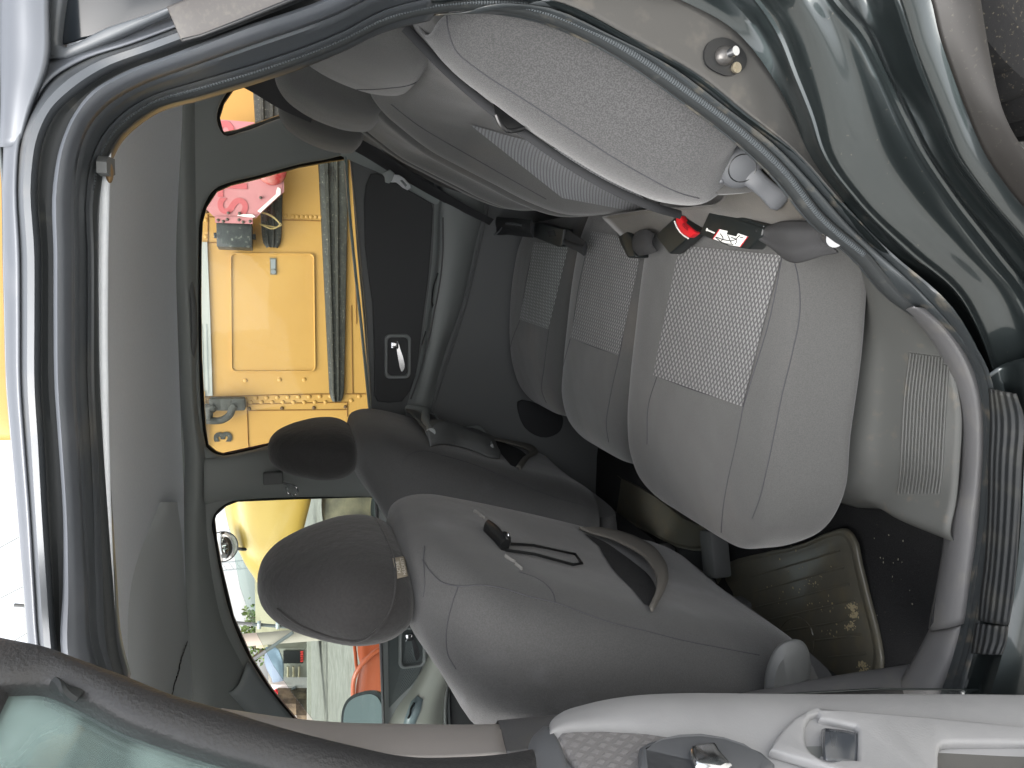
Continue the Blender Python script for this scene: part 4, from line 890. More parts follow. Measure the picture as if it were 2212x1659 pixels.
L1 = lobe('rear_seat_cushion', 0, [(.13, .16, .55, .535, .46), (.10, .145, .552, .552, .455), (.02, .14, .558, .562, .455), (-.10, .14, .57, .566, .452), (-.20, .145, .582, .566, .452), (-.28, .150, .590, .562, .450), (-.335, .162, .588, .553, .450), (-.375, .195, .570, .540, .454), (-.400, .235, .53, .524, .460), (-.412, .30, .48, .505, .472)], K['velour'], .055, 6.0)
L2 = lobe('rear_seat_cushion', 0, [(.13, .555, .90, .53, .44), (.08, .553, .90, .550, .44), (.0, .56, .91, .562, .43), (-.12, .573, .93, .566, .42), (-.22, .588, .955, .563, .41), (-.29, .596, .975, .555, .40), (-.345, .61, .965, .538, .40), (-.375, .64, .93, .515, .41), (-.388, .69, .88, .48, .43)], K['velour'])
L3 = lobe('rear_seat_cushion', 0, [(.13, .905, 1.33, .53, .44), (.08, .903, 1.34, .553, .44), (.0, .913, 1.345, .57, .43), (-.12, .935, 1.35, .577, .42), (-.20, .955, 1.35, .574, .41), (-.27, .975, 1.345, .562, .40), (-.32, .99, 1.32, .545, .40), (-.35, 1.02, 1.28, .52, .41), (-.362, 1.07, 1.22, .48, .43)], K['velour'])
tag(L1, 'near rear seat cushion'); tag(L2, 'middle rear seat cushion'); tag(L3, 'far rear seat cushion')
c1, c2, c3 = bvh_of(L1), bvh_of(L2), bvh_of(L3)
patch(c1, [(1470, 530), (1413, 810), (1606, 878), (1690, 552)], 60, 44, 'woven_insert', K['cells'], L1, off=.0022)
patch(c2, [(1278, 500), (1234, 730), (1338, 768), (1392, 520)], 50, 30, 'woven_insert', K['cells'], L2, off=.0022)
patch(c3, [(1155, 524), (1124, 690), (1186, 711), (1230, 530)], 40, 24, 'woven_insert', K['cells_side'], L3, off=.0022)
for c, o, LL in ((c1, L1, [[(1712, 553), (1722, 590), (1728, 640), (1726, 690), (1712, 760), (1690, 850), (1672, 940), (1655, 1020), (1640, 1080), (1625, 1120)], [(1413, 810), (1500, 843), (1560, 862), (1606, 878)], [(1606, 878), (1590, 960), (1572, 1040), (1562, 1100), (1558, 1150)], [(1690, 552), (1660, 700), (1630, 800), (1606, 878)], [(1470, 530), (1440, 670), (1413, 810)], [(1420, 812), (1402, 870), (1398, 960)]]),
               (c2, L2, [[(1234, 730), (1290, 752), (1338, 768)], [(1278, 500), (1252, 610), (1234, 730)], [(1392, 520), (1360, 650), (1338, 768)], [(1232, 732), (1215, 800), (1205, 870)], [(1338, 768), (1318, 860), (1310, 920), (1315, 955)]]),
               (c3, L3, [[(1124, 690), (1155, 700), (1186, 711)], [(1155, 524), (1138, 600), (1124, 690)], [(1124, 690), (1105, 740), (1098, 780)], [(1186, 711), (1176, 790), (1172, 850), (1180, 870)]])):
    for L in LL: seam(c, L, 'seam', K['seam'], o, .0007)
# seat base under the cushions
mb = MB(); mb.box((-.10, .78, .34), (.22, .52, .075), None, .02); mb.build('rear_seat_base', K['black'], car)
# recliner knob, a grey round turn-lever beside the bolster
kc = Y(1598, 358, .105); kn = (Vector(CAM) - kc).normalized(); kn = Vector((kn.x*.4 - .3, -.85, .25)).normalized()
ka = (Y(1640, 358, .105) - kc); ka = (ka - kn*ka.dot(kn)).normalized(); kb = kn.cross(ka)
mb = MB(); stack(mb, [(kc - kn*.015, ka*.026, kb*.026, 2), (kc, ka*.0265, kb*.0265, 2), (kc + kn*.007, ka*.024, kb*.024, 2), (kc + kn*.011, ka*.018, kb*.018, 2)], 36, nu=3)
kt = Y(1690, 440, .095); kd = (kt - kc); kd = (kd - kn*kd.dot(kn)); kl = kd.length; kd.normalize(); ke = kn.cross(kd)
stack(mb, [(kc + kn*.004 + kd*.012, ke*.013, kn*.007, 3), (kc + kn*.008 + kd*.025, ke*.0115, kn*.007, 3), (kc + kn*.010 + kd*kl*.6, ke*.011, kn*.006, 3.5), (kc + kn*.012 + kd*kl*.97, ke*.0105, kn*.005, 3.5), (kc + kn*.012 + kd*kl, ke*.008, kn*.003, 3)], 24, nu=3)
kn_o = mb.build('recline_lever', K['plastic_grey'], rback, angle=50)
mb = MB(); mb.tube([kc + kn*.0115 + ka*.016*math.cos(q) + kb*.016*math.sin(q) for q in np.linspace(0, 6.28, 25)[:-1]], .0006, 6, 1, closed=True); mb.build('lever_groove', K['black'], kn_o)
for q in (.3, 1.2, 2.1, 3.0, 3.9):
    mb = MB(); c = kc + kn*.004 + ka*.026*math.cos(q) + kb*.026*math.sin(q); mb.sphere(c, .0035, 6); mb.build('lever_nub', K['plastic_grey'], kn_o)
# cloth skirt below the backrest (brownish velour at the hinge)
K['skirt'] = mat('skirt_cloth', (62, 59, 54), .95, c2=(72, 68, 61), nscale=30, bump=.5, bscale=900, bdist=.0006, sheen=.3)
sk = [[Y(a, b, c) for a, b, c in r] for r in ([(1300, 470, .58), (1330, 500, .58), (1370, 540, .58)], [(1400, 455, .46), (1425, 485, .46), (1450, 520, .46)], [(1500, 448, .30), (1520, 470, .29), (1550, 500, .28)], [(1560, 430, .20), (1600, 460, .18), (1650, 495, .17)], [(1600, 345, .14), (1665, 400, .10), (1760, 485, .07)], [(1625, 330, .12), (1720, 395, .07), (1830, 485, .035)])]
mb = MB(); mb.loft(sk, 6, 5); mb.build('hinge_skirt', K['skirt'], rback, solid=.004, solid_off=-1)
# kick moulding between cushion and sill with ribs, and the sill trim
K['ribkick'] = wave_mat('ribbed_kick', (126, 126, 121), 20, 'Y', .55, .0025, dirt=(165, 158, 142))
kk = [[(1850, 545, .16), (1880, 580, .06), (1935, 632, .03), (1960, 668, .015)], [(1846, 640, .15), (1885, 655, .09), (1960, 680, .035), (2000, 712, .010)], [(1838, 750, .14), (1900, 755, .10), (1985, 760, .04), (2045, 775, .006)], [(1832, 880, .14), (1900, 880, .10), (1985, 880, .045), (2075, 885, .0)], [(1822, 1000, .14), (1895, 1000, .10), (1975, 1000, .05), (2072, 1000, .0)], [(1812, 1055, .15), (1890, 1058, .11), (1965, 1070, .06), (2064, 1080, .0)], [(1804, 1078, .17), (1872, 1082, .13), (1935, 1112, .075), (2052, 1160, .0)]]
kR = [[Y(*p) for p in r] for r in kk]; kR.append([p + Vector((-.02, .01, -.05)) for p in kR[-1]])
mb = MB(); mb.loft(kR, 6, 6); kick = mb.build('kick_moulding', K['kick'], car, solid=.003, solid_off=-1)
bk = bvh_of(kick)
for k in range(13):
    f = k/12; a = 1950 + f*88
    L = [(a + 18 - 6*f, 762 + 10*f), (a + 6, 850), (a, 950), (a - 6, 1040), (a - 10, 1066)]
    q = [on(bk, p[0], p[1], .0006) for p in crs([(p[0], p[1]) for p in L], 5)]; q = [p for p in q if p is not None]
    mb = MB(); mb.tube(q, .0016, 6, 1); mb.build('tread_rib', K['kick'], kick)
# sill trim: smooth grey-beige bead round the lower opening
tr_ = [((1958, 672), (1972, 664)), ((1990, 706), (2012, 692)), ((2028, 766), (2062, 752)), ((2056, 835), (2098, 832)), ((2068, 900), (2111, 900)), ((2070, 960), (2113, 958)), ((2063, 1053), (2107, 1053)), ((2050, 1106), (2102, 1106)), ((2041, 1173), (2095, 1173)), ((2025, 1272), (2086, 1250)), ((2008, 1361), (2074, 1350))]
tR = []
for a, b in tr_:
    p, q = Y(a[0], a[1], .02), Y(b[0], b[1], -.018)
    tR.append([p + Vector((0, .02, -.02)), p, p*.6 + q*.4 + Vector((0, -.002, .006)), p*.2 + q*.8 + Vector((0, -.002, .004)), q, q + Vector((0, .004, -.02))])
mb = MB(); mb.loft(tR, 6, 5); mb.build('sill_trim', K['trim_grey'], car, solid=.002, solid_off=-1)
tR2 = []
for a, b in (((2010, 1359), (2075, 1352)), ((1990, 1400), (2062, 1400)), ((1965, 1445), (2045, 1450)), ((1930, 1500), (2020, 1510)), ((1890, 1560), (1990, 1580))):
    p, q = Y(a[0], a[1], .026), Y(b[0], b[1], -.014)
    tR2.append([p + Vector((0, .02, -.03)), p, p*.6 + q*.4 + Vector((0, -.002, .004)), q, q + Vector((0, .004, -.02))])
mb = MB(); mb.loft(tR2, 5, 5); mb.build('pillar_foot_trim', K['trim_grey'], car, solid=.002, solid_off=-1)
# inner wall under the sill bead so that the foot well is closed
mb = MB(); mb.loft([[r[1] + Vector((0, .0, -.002)), r[1] + Vector((0, .03, -.06)), r[1] + Vector((0, .05, -.16))] for r in tR[5:] + tR2], 3, 3); mb.build('sill_inner', K['carpet'], car, solid=.003)
# ---- near B pillar
pb = [[(477, 1541, .10), (478, 1552, .05), (478, 1562, .04)], [(633, 1561, .10), (633, 1581, .05), (633, 1600, .035)], [(737, 1568, .10), (737, 1604, .04), (737, 1622, .02)], [(870, 1571, .09), (870, 1605, .035), (870, 1642, .01)], [(980, 1573, .085), (980, 1604, .03), (980, 1641, .005)], [(1077, 1571, .08), (1086, 1603, .025), (1094, 1633, .0)]]
mb = MB(); mb.loft([[Y(*r[0]) + Vector((-.03, .02, 0))] + [Y(*p) for p in r] for r in pb], 4, 5); mb.build('pillar_upper_trim', mat('pillar_beige', (150, 145, 142), .5, bump=.15, bscale=900, bdist=.0003), car, solid=.003, solid_off=-1, angle=30)
pl_ = [[(1075, 1562, .085), (1083, 1600, .03), (1091, 1634, .0)], [(1140, 1556, .085), (1150, 1590, .03), (1160, 1626, .0)], [(1250, 1545, .085), (1265, 1580, .03), (1280, 1620, .0)], [(1420, 1530, .085), (1440, 1560, .03), (1460, 1600, .0)], [(1600, 1503, .08), (1640, 1540, .03), (1660, 1580, .0)], [(1720, 1480, .075), (1770, 1515, .03), (1790, 1550, .0)], [(1808, 1464, .07), (1850, 1500, .025), (1880, 1540, .0)], [(1975, 1438, .05), (2000, 1470, .02), (2020, 1510, .0)], [(2110, 1414, .0), (2120, 1450, -.02), (2130, 1500, -.04)], [(2230, 1412, -.02), (2240, 1450, -.05), (2250, 1500, -.07)]]
mb = MB(); mb.loft([[Y(*r[0]) + Vector((-.03, .02, 0))] + [Y(*p) for p in r] for r in pl_], 5, 5); plt = mb.build('pillar_lower_trim', K['trim_grey'], car, solid=.003, solid_off=-1)
mb = MB(); mb.loft([[Y(*r[2]) + Vector((0, .0, 0)), Y(*r[2]) + Vector((-.01, -.012, 0)), Y(*r[2]) + Vector((-.05, -.015, 0)), Y(*r[2]) + Vector((-.09, -.02, 0))] for r in pb + pl_], 3, 3); mb.build('pillar_rubber', K['rubber'], car, solid=.003)
# ---- clear rubber mats
K['matclear'] = mat('smoked_mat', (96, 94, 84), .45, bump=.25, bscale=60, bdist=.002, dirt=(112, 104, 84), dscale=30, dlo=.5, dhi=.9, coat=.4, coat_r=.15)
def fz(ix, iy, z=.252): return Z(ix, iy, z)
m0 = [(1552, 1232), (1575, 1215), (1640, 1196), (1740, 1172), (1800, 1146), (1826, 1142), (1842, 1156), (1860, 1220), (1880, 1300), (1900, 1380), (1906, 1440), (1895, 1475), (1780, 1480), (1660, 1440), (1600, 1380), (1556, 1300)]
mo = smooth2(m0, 3)
def mat_obj(outline, zz, label, inner_f=(.93, .90)):
    W_ = [Z(p[0], p[1], zz) for p in outline]; c = sum(W_, Vector())/len(W_)
    def sc2(f, dz): return [c + (p - c)*f + Vector((0, 0, dz)) for p in W_]
    q = MB(); q.loft([sc2(1.0, -.004), sc2(1.0, .001), sc2(.985, .003), sc2(inner_f[0], .0025), sc2(inner_f[0]-.015, .001), sc2(inner_f[1]-.03, .001), sc2(.5, .001), sc2(.05, .001)], 2, 1, cv=True, cap=True)
    o = q.build('floor_mat', K['matclear'], angle=50); return tag(o, label, 'floor mat', 'rubber floor mats'), W_, c
matn, Wn, cn = mat_obj(mo, .252, 'dirty clear rubber mat on the black carpet behind the near front seat')
bm_ = bvh_of(matn)
for a in range(8):      # raised bars and studs
    f = a/7
    L = [(1600 + 20*f + 200*f*0 , 1260 + 0*f)]
for k, (a, b) in enumerate([((1575, 1260), (1815, 1190)), ((1590, 1290), (1825, 1225)), ((1610, 1318), (1836, 1262)), ((1640, 1344), (1846, 1297)), ((1668, 1368), (1855, 1336)), ((1760, 1384), (1862, 1372)), ((1790, 1420), (1872, 1412))]):
    q = [on(bm_, a[0]*(1-t) + b[0]*t, a[1]*(1-t) + b[1]*t, .0008) for t in np.linspace(0, 1, 14)]; q = [p for p in q if p is not None]
    if len(q) > 2: mb = MB(); mb.tube(q, (.0018, .0014), 6, 1); mb.build('tread_bar', K['matclear'], matn)
q = [on(bm_, 1720 + 38*math.cos(t), 1385 + 52*math.sin(t), .0008) for t in np.linspace(0, 6.28, 26)[:-1]]; q = [p for p in q if p is not None]
mb = MB(); mb.tube(q, .0016, 6, 1); mb.build('tread_ring', K['matclear'], matn)
K['mud'] = mat('dried_mud', (176, 164, 132), .95, bump=1, bscale=400, bdist=.003)
mb = MB()
for (a, b, n_, s) in ((1842, 1312, 60, 5), (1846, 1330, 60, 5), (1838, 1350, 40, 5), (1866, 1452, 90, 6), (1862, 1436, 60, 5), (1876, 1466, 50, 5), (1762, 1262, 14, 12), (1780, 1310, 14, 14), (1800, 1360, 10, 14), (1690, 1280, 10, 30), (1740, 1230, 10, 30), (1600, 1310, 8, 30)):
    for _ in range(n_):
        p = on(bm_, random.gauss(a, s), random.gauss(b, s*.8), .0004)
        if p is not None: mb.sphere(p, random.uniform(.0005, .0016), 4, (random.uniform(.8, 2), random.uniform(.8, 2), .4))
tag(mb.build('mud_crumbs', K['mud'], matn), kind='stuff')
mf = smooth2([(1272, 1012), (1300, 1006), (1340, 1030), (1420, 1075), (1480, 1120), (1540, 1150), (1560, 1180), (1500, 1190), (1400, 1150), (1330, 1110), (1290, 1060)], 3)
matf, Wf, cf_ = mat_obj(mf, .258, 'clear rubber mat on the floor behind the far front seat')
mb = MB()
for _ in range(50):
    a, b = random.uniform(1650, 2010), random.uniform(1130, 1430); p = Z(a, b, .252)
    if -.62 < p.x < -.36 and .05 < p.y < .5: mb.sphere(p, random.uniform(.0004, .0010), 4, (random.uniform(.6, 3.0), random.uniform(.6, 2), .4))
tag(mb.build('carpet_crumbs', mat('crumb', (150, 146, 132), .9), car), kind='stuff')
# centre tunnel box and seat rail details on the floor
mb = MB(); stack(mb, [((-.84, .695, .37), (0, .075, 0), (0, 0, .07), 4), ((-.70, .695, .36), (0, .08, 0), (0, 0, .07), 4), ((-.645, .695, .35), (0, .078, 0), (0, 0, .06), 4)], 30); mb.build('console', K['trim_dark'], car)
mb = MB(); mb.box(Z(1545, 1195, .30), (.05, .025, .022), Matrix.Rotation(.3, 3, 'Z'), .008); mb.build('rail_cover', K['trim_dark'], car)
mb = MB(); mb.tube([Y(1690, 1148, .22), Y(1686, 1158, .21), Y(1676, 1162, .21), Y(1655, 1160, .22)], (.006, .003), 10, 3); mb.build('cushion_latch', K['satin'], L1)
# ================================================================== belts and buckles
def ribbon(name, pts, w_, t_, m, parent, flat, per=6, n=8):
    q = MB(); q.tube(pts, (w_/2, t_/2), n, per, flat=flat); return q.build(name, m, parent, angle=60)
sb = ribbon('seat_belt', [Y(a, b, y) for a, b, y in [(875, 60, .20), (960, 148, .195), (1060, 235, .188), (1137, 291, .18), (1237, 360, .178), (1337, 416, .178), (1415, 448, .185), (1470, 464, .21)]], .011, .004, K['black_cloth'], rback, (0, 1, 0))
mb = MB(); mb.prism([Y(a, b, .168) for a, b in [(1066, 226), (1070, 246), (1080, 268), (1094, 280), (1104, 281), (1132, 276), (1136, 272), (1100, 240)]], (.02, .012, .004)); mb.build('belt_plate', K['black'], sb)
mb = MB(); mb.tube([Y(a, b, .163) for a, b in [(1072, 248), (1082, 270), (1096, 282), (1106, 283), (1133, 277)]], .0028, 8, 3); mb.build('plate_edge', K['black'], sb)
# far belt, with its bright tongue
ribbon('seat_belt', [Y(a, b, y) for a, b, y in [(745, 296, 1.20), (796, 326, 1.25), (846, 359, 1.27), (920, 404, 1.28), (995, 446, 1.28), (1062, 480, 1.27)]], .045, .003, K['belt'], rback, (1, .3, .4))  # dark ribbon drawn for the gap shadow along belt edge and seat side
fb = ribbon('seat_belt', [Y(a, b, y) for a, b, y in [(742, 325, 1.32), (790, 348, 1.33), (841, 372, 1.33), (891, 402, 1.33), (960, 440, 1.33), (1022, 466, 1.33)]], .045, .003, K['belt_grey'], rback, (1, .4, .4))
bwp = (0, 1.305, .88); bwn = (.25, 1, .2)
tq = panel('tongue', [(835, 378), (845, 371), (853, 377), (862, 378), (874, 386), (886, 400), (887, 406), (880, 411), (870, 406), (856, 394), (846, 394), (834, 392)], [[(864, 390), (869, 388), (880, 400), (876, 404)]], bwp, bwn, .003, .0008, mat('tongue_steel', (225, 228, 230), .3, .3), fb, round_holes=0)
panel('tongue_cover', [(826, 374), (842, 366), (852, 374), (846, 390), (840, 396), (832, 394), (831, 384)], [], (0, 1.300, .88), bwn, .008, .002, K['belt_grey'], fb)
# middle belt falling from the ceiling behind the headrests
ribbon('seat_belt', [Y(a, b, y) for a, b, y in [(400, 96, .95), (520, 156, .88), (560, 178, .87), (610, 208, .85), (680, 240, .82)]], .045, .002, K['belt'], rback, (.3, 1, .2))
# buckles lying in the crease of the bench
def slab(name, pic, z, h, m, parent, bev=.0025, dome=0):
    """a rounded block: top outline in the picture at height z, thickness h"""
    W_ = [Z(a, b, z) for a, b in pic]; bm = bmesh.new(); vs = [bm.verts.new(p) for p in W_]; f = bm.faces.new(vs)
    r = bmesh.ops.extrude_face_region(bm, geom=[f]); vv = [g for g in r['geom'] if isinstance(g, bmesh.types.BMVert)]
    for v in vv: v.co.z -= h
    bmesh.ops.recalc_face_normals(bm, faces=bm.faces[:])
    bmesh.ops.bevel(bm, geom=bm.edges[:], offset=bev, segments=3, affect='EDGES', profile=.5)
    bm.verts.index_update(); q = MB(); q.add([v.co.copy() for v in bm.verts], [[v.index for v in f.verts] for f in bm.faces]); bm.free()
    return q.build(name, m, parent, angle=50)
gb = mat('buckle_plastic', (22, 26, 26), .38, bump=.15, bscale=700, bdist=.0003)
bk1 = slab('belt_buckle', [(1413, 509), (1464, 463), (1505, 499), (1446, 549)], .592, .022, gb, L1)
slab('release_button', [(1460, 468), (1469, 466), (1478, 482), (1503, 503), (1488, 514), (1470, 503), (1459, 482)], .596, .010, K['red'], bk1, .002)
bt = bvh_of(bk1)
Mx = lambda c, ux, uy: (lambda uz: Matrix(((ux.x, uy.x, uz.x, c.x), (ux.y, uy.y, uz.y, c.y), (ux.z, uy.z, uz.z, c.z), (0, 0, 0, 1))))(ux.cross(uy).normalized())
uu = (Z(1496, 507, .597) - Z(1462, 474, .597)).normalized(); ww = Vector((0, 0, 1)).cross(uu).normalized()
text('button_lettering', 'PRESS', .0075, mat('press_lettering', (120, 14, 24), .5), Mx(Z(1480, 490, .5968), uu, ww), bk1, .0002)
mb = MB(); mb.tube([Z(a, b, .594) for a, b in [(1457, 478), (1463, 492), (1476, 508), (1487, 515)]], .0012, 6, 3); mb.build('button_edge', K['white'], bk1)
bk2 = slab('belt_buckle', [(1509, 506), (1531, 458), (1560, 462), (1648, 492), (1645, 510), (1617, 539), (1568, 530)], .600, .022, gb, L1)
slab('buckle_side', [(1531, 458), (1560, 452), (1650, 486), (1648, 494), (1560, 464)], .597, .02, gb, bk2, .002)
lb = slab('instruction_label', [(1540, 516), (1554, 495), (1570, 499), (1568, 506), (1590, 511), (1594, 504), (1615, 511), (1599, 533), (1574, 529)], .6012, .0016, K['white'], bk2, .0003)
mb = MB()
for L in ([(1546, 512), (1570, 519), (1588, 518), (1598, 508)], [(1546, 513), (1560, 524), (1584, 528)], [(1556, 505), (1562, 516), (1558, 520)], [(1580, 513), (1592, 520), (1588, 528)], [(1598, 512), (1606, 514)], [(1572, 508), (1580, 526)]):
    mb.tube([Z(a, b, .6016) for a, b in L], .0006, 6, 3)
mb.build('label_drawing', K['black'], lb)
mb = MB(); mb.tube([Z(a, b, .6016) for a, b in [(1554, 495.5), (1540, 516)]], .0007, 6, 1); mb.tube([Z(a, b, .6016) for a, b in [(1615, 511.5), (1599, 533)]], .0007, 6, 1); mb.build('label_edge', K['red'], lb)
mb = MB(); mb.tube([Z(a, b, .6012) for a, b in [(1526, 496), (1531, 498), (1543, 503)]], .0012, 6, 2); mb.sphere(Z(1527, 496, .6012), .0024, 6, (1, 1, .4)); mb.build('belt_symbol', K['white'], bk2)
K['web'] = wave_mat('woven_strap', (50, 50, 51), 220, 'X', .75, .0006)
st_ = [(1642, 506, .594, .018), (1662, 512, .592, .030), (1690, 520, .596, .047), (1712, 522, .598, .050), (1735, 520, .596, .046), (1765, 515, .590, .040), (1800, 512, .580, .036)]
rr = []
for a, b, z, w_ in st_:
    p = Z(a, b, z); e = Vector((.95, .3, 0)).normalized()*(w_/2)
    rr.append([p - e*1.0 + Vector((0, 0, -.004)), p - e*.5 + Vector((0, 0, .004)), p + Vector((0, 0, .003 + random.uniform(-.001, .002))), p + e*.5 + Vector((0, 0, .005)), p + e*1.0 + Vector((0, 0, -.004))])
mb = MB(); mb.loft(rr, 6, 5); s1 = mb.build('strap', K['web'], bk2, solid=.003)
mb = MB(); c = Z(1795, 512, .588); mb.tube([c, c + Vector((-.002, -.012, .004))], .010, 20, 1); mb.build('anchor_bolt', K['satin'], bk2)
# short strap and second buckle of the middle place
rr = []
for a, b, z, w_ in [(1372, 528, .580, .040), (1385, 524, .586, .044), (1400, 522, .586, .042), (1414, 524, .582, .030)]:
    p = Z(a, b, z); e = Vector((-.75, .0, 0)).normalized()*(w_/2); e = Vector((.9, .35, 0)).normalized()*(w_/2)
    rr.append([p - e + Vector((0, 0, -.003)), p - e*.4 + Vector((0, 0, .004)), p + e*.4 + Vector((0, 0, .003)), p + e + Vector((0, 0, -.003))])
mb = MB(); mb.loft(rr, 5, 5); mb.build('strap', K['web'], bk1, solid=.003)
slab('belt_buckle', [(1334, 484), (1345, 486), (1364, 510), (1370, 545), (1372, 556), (1354, 557), (1340, 530), (1332, 505)], .585, .03, gb, L2, .004)
bk4 = slab('belt_buckle', [(1146, 510), (1157, 479), (1175, 484), (1217, 494), (1213, 532), (1205, 533)], .596, .024, gb, L2)
slab('buckle_mark', [(1183, 500), (1196, 497), (1200, 510), (1186, 512)], .5968, .001, K['black_cloth'], bk4, .0002)
for L, w_, zz in (([(1056, 492), (1075, 494), (1100, 493), (1130, 496), (1152, 498)], .034, .60), ([(1060, 478), (1085, 482), (1110, 484), (1148, 490)], .030, .605), ([(1206, 512), (1222, 510), (1238, 520), (1264, 538)], .030, .585), ([(1215, 520), (1235, 530), (1262, 538)], .014, .592)):
    mb = MB(); pts = [Z(a, b, zz + random.uniform(-.003, .003)) for a, b in L]; mb.tube(pts, (w_/2, .004), 10, 5, flat=(0, 0, 1)); mb.build('strap', K['black_cloth'], bk4)
mb = MB(); mb.tube([Z(a, b, .612) for a, b in [(1092, 483), (1112, 484), (1128, 487)]], (.003, .001), 8, 3); mb.build('strap_buckle', K['chrome'], bk4)
mb = MB(); mb.tube([Z(a, b, .606) for a, b in [(1056, 484), (1055, 500), (1063, 506), (1078, 500), (1084, 492)]], .002, 8, 4); mb.build('belt_loop', K['satin'], bk4)
# ================================================================== the open left rear door
DP = (-.43, -.05, .7); DNr = Vector((1, -.2, 0)).normalized()
GPD = (-.43, -.05, .92); GND = Vector((1, -.2, -.27)).normalized()
def E2(ix, iy, off=0): return PL(ix, iy, DP, DNr, off)
def G2(ix, iy, off=0): return PL(ix, iy, GPD, GND, off)
sec = []
for ix, e, m1, lo in ((1187, 1584, 1592, 1601), (1192, 1562, 1576, 1592), (1210, 1545, 1562, 1590), (1270, 1524, 1545, 1587), (1354, 1508, 1530, 1590), (1474, 1501, 1524, 1603), (1560, 1501, 1526, 1620), (1650, 1502, 1530, 1640), (1800, 1503, 1532, 1640), (2000, 1503, 1534, 1640), (2212, 1505, 1540, 1650), (2330, 1507, 1545, 1650)):
    a = E2(ix, e, .0); sec.append([a + DNr*-.06 + Vector((0, .01, 0)), a + DNr*-.02 + Vector((0, .004, 0)), a, E2(ix, e*.7 + m1*.3, .008), E2(ix, m1, .014), E2(ix, (m1 + lo)/2, .016), E2(ix, lo, .012), E2(ix, 1720, .012), E2(ix, 1850, .012), E2(ix, 1850, .012) + Vector((-.05, -.28, 0)), E2(ix, 1850, .012) + Vector((-.10, -.55, 0))])
mb = MB(); mb.loft(sec, 5, 4); door = mb.build('rear_door', K['beige'], car, solid=.003, angle=55); tag(door, 'open left rear door with a pale inner panel')
bd = bvh_of(door)
K['dcells'] = cell_mat('door_weave', (108, 106, 106), (121, 119, 119), 60, 90, .0015)
def onto(pic, name, m, parent, off, h, per=0, bv=None):
    """a low raised piece whose outline lies on the door"""
    L = crs([(p[0], p[1]) for p in pic], per, True) if per else pic
    W_ = [E2(a, b, off) for a, b in L]; q = MB(); q.prism(W_, DNr*h); return q.build(name, m, parent, smooth=False)
di = panel('cloth_insert', [(1205, 1600), (1212, 1591), (1240, 1588), (1304, 1587), (1390, 1592), (1474, 1604), (1540, 1630), (1570, 1760), (1300, 1760), (1245, 1665), (1220, 1630)], [], E2(1400, 1620, .014), DNr, .012, .004, K['dcells'], door)
me = di.data; uvl = me.uv_layers.new(name='UVMap') if not me.uv_layers else me.uv_layers[0]; uvl.name = 'UVMap'
for lp_ in me.loops:
    c = me.vertices[lp_.vertex_index].co; uvl.data[lp_.index].uv = (c.z, c.y)
mb = MB(); mb.loft([[G2(1150, 1700, -.004), G2(1152, 1594, .0), G2(1165, 1581, .002), G2(1165, 1581, -.03)], [E2(1175, 1710, .014), E2(1168, 1596, .016), E2(1180, 1580, .014), E2(1178, 1578, -.02)], [E2(1240, 1700, .016), E2(1205, 1600, .018), E2(1189, 1579, .012), E2(1186, 1577, -.02)]], 5, 5); mb.build('door_end_cap', K['plastic_grey'], door, solid=.003)
# handle frame, chrome lever
hf = panel('handle_frame', [(1380, 1625), (1400, 1614), (1426, 1606), (1470, 1600), (1514, 1599), (1565, 1606), (1605, 1620), (1643, 1636), (1672, 1662), (1640, 1700), (1380, 1700)], [[(1405, 1640), (1430, 1620), (1470, 1611), (1514, 1609), (1560, 1616), (1600, 1629), (1632, 1650), (1620, 1690), (1410, 1690)]], E2(1500, 1640, .024), DNr, .016, .005, K['plastic_grey'], door, round_out=0, round_holes=0)
onto([(1400, 1640), (1430, 1618), (1514, 1606), (1600, 1626), (1636, 1650), (1620, 1696), (1405, 1696)], 'handle_bowl', K['trim_dark'], hf, .019, .002)
lv = panel('handle_lever', [(1488, 1626), (1492, 1617), (1504, 1613), (1525, 1611), (1541, 1609), (1548, 1615), (1556, 1630), (1572, 1648), (1582, 1660), (1560, 1676), (1500, 1664), (1492, 1645)], [], E2(1530, 1635, .036), DNr, .012, .005, K['chrome'], hf)
# armrest console with the window switch and the pull pocket
sp0 = E2(1820, 1600, .019)
ac = panel('armrest_console', [(1661, 1628), (1672, 1606), (1688, 1584), (1712, 1560), (1735, 1547), (1762, 1539), (1808, 1540), (1900, 1548), (2008, 1557), (2120, 1568), (2260, 1582), (2260, 1760), (1900, 1720), (1775, 1662)],
   [[(1738, 1608), (1737, 1588), (1740, 1570), (1748, 1556), (1764, 1549), (1767, 1553), (1767, 1561), (1790, 1566), (1846, 1577), (1852, 1584), (1850, 1650), (1800, 1649), (1770, 1640), (1768, 1646), (1752, 1636), (1742, 1624)], [(2024, 1640), (2027, 1622), (2036, 1614), (2060, 1612), (2260, 1612), (2250, 1720), (2040, 1712), (2024, 1680)]], sp0, DNr, .012, .004, K['beige'], door, round_holes=0)
onto([(1733, 1612), (1745, 1548), (1856, 1572), (1856, 1656), (1745, 1640)], 'switch_bowl', mat('bowl_grey', (130, 132, 130), .5), ac, .0135, .002)
onto([(2018, 1705), (2018, 1608), (2262, 1604), (2262, 1725)], 'pull_pocket', mat('pocket_grey', (96, 95, 92), .6), ac, .0133, .001)
mb = MB(); mb.loft([[E2(1777, 1577, .020), E2(1776, 1610, .024), E2(1778, 1640, .020)], [E2(1784, 1575, .029), E2(1783, 1610, .032), E2(1785, 1643, .028)], [E2(1810, 1577, .024), E2(1810, 1611, .025), E2(1812, 1647, .024)], [E2(1849, 1584, .020), E2(1850, 1615, .021), E2(1848, 1653, .020)], [E2(1850, 1586, .012), E2(1851, 1615, .012), E2(1849, 1652, .012)]], 4, 4)
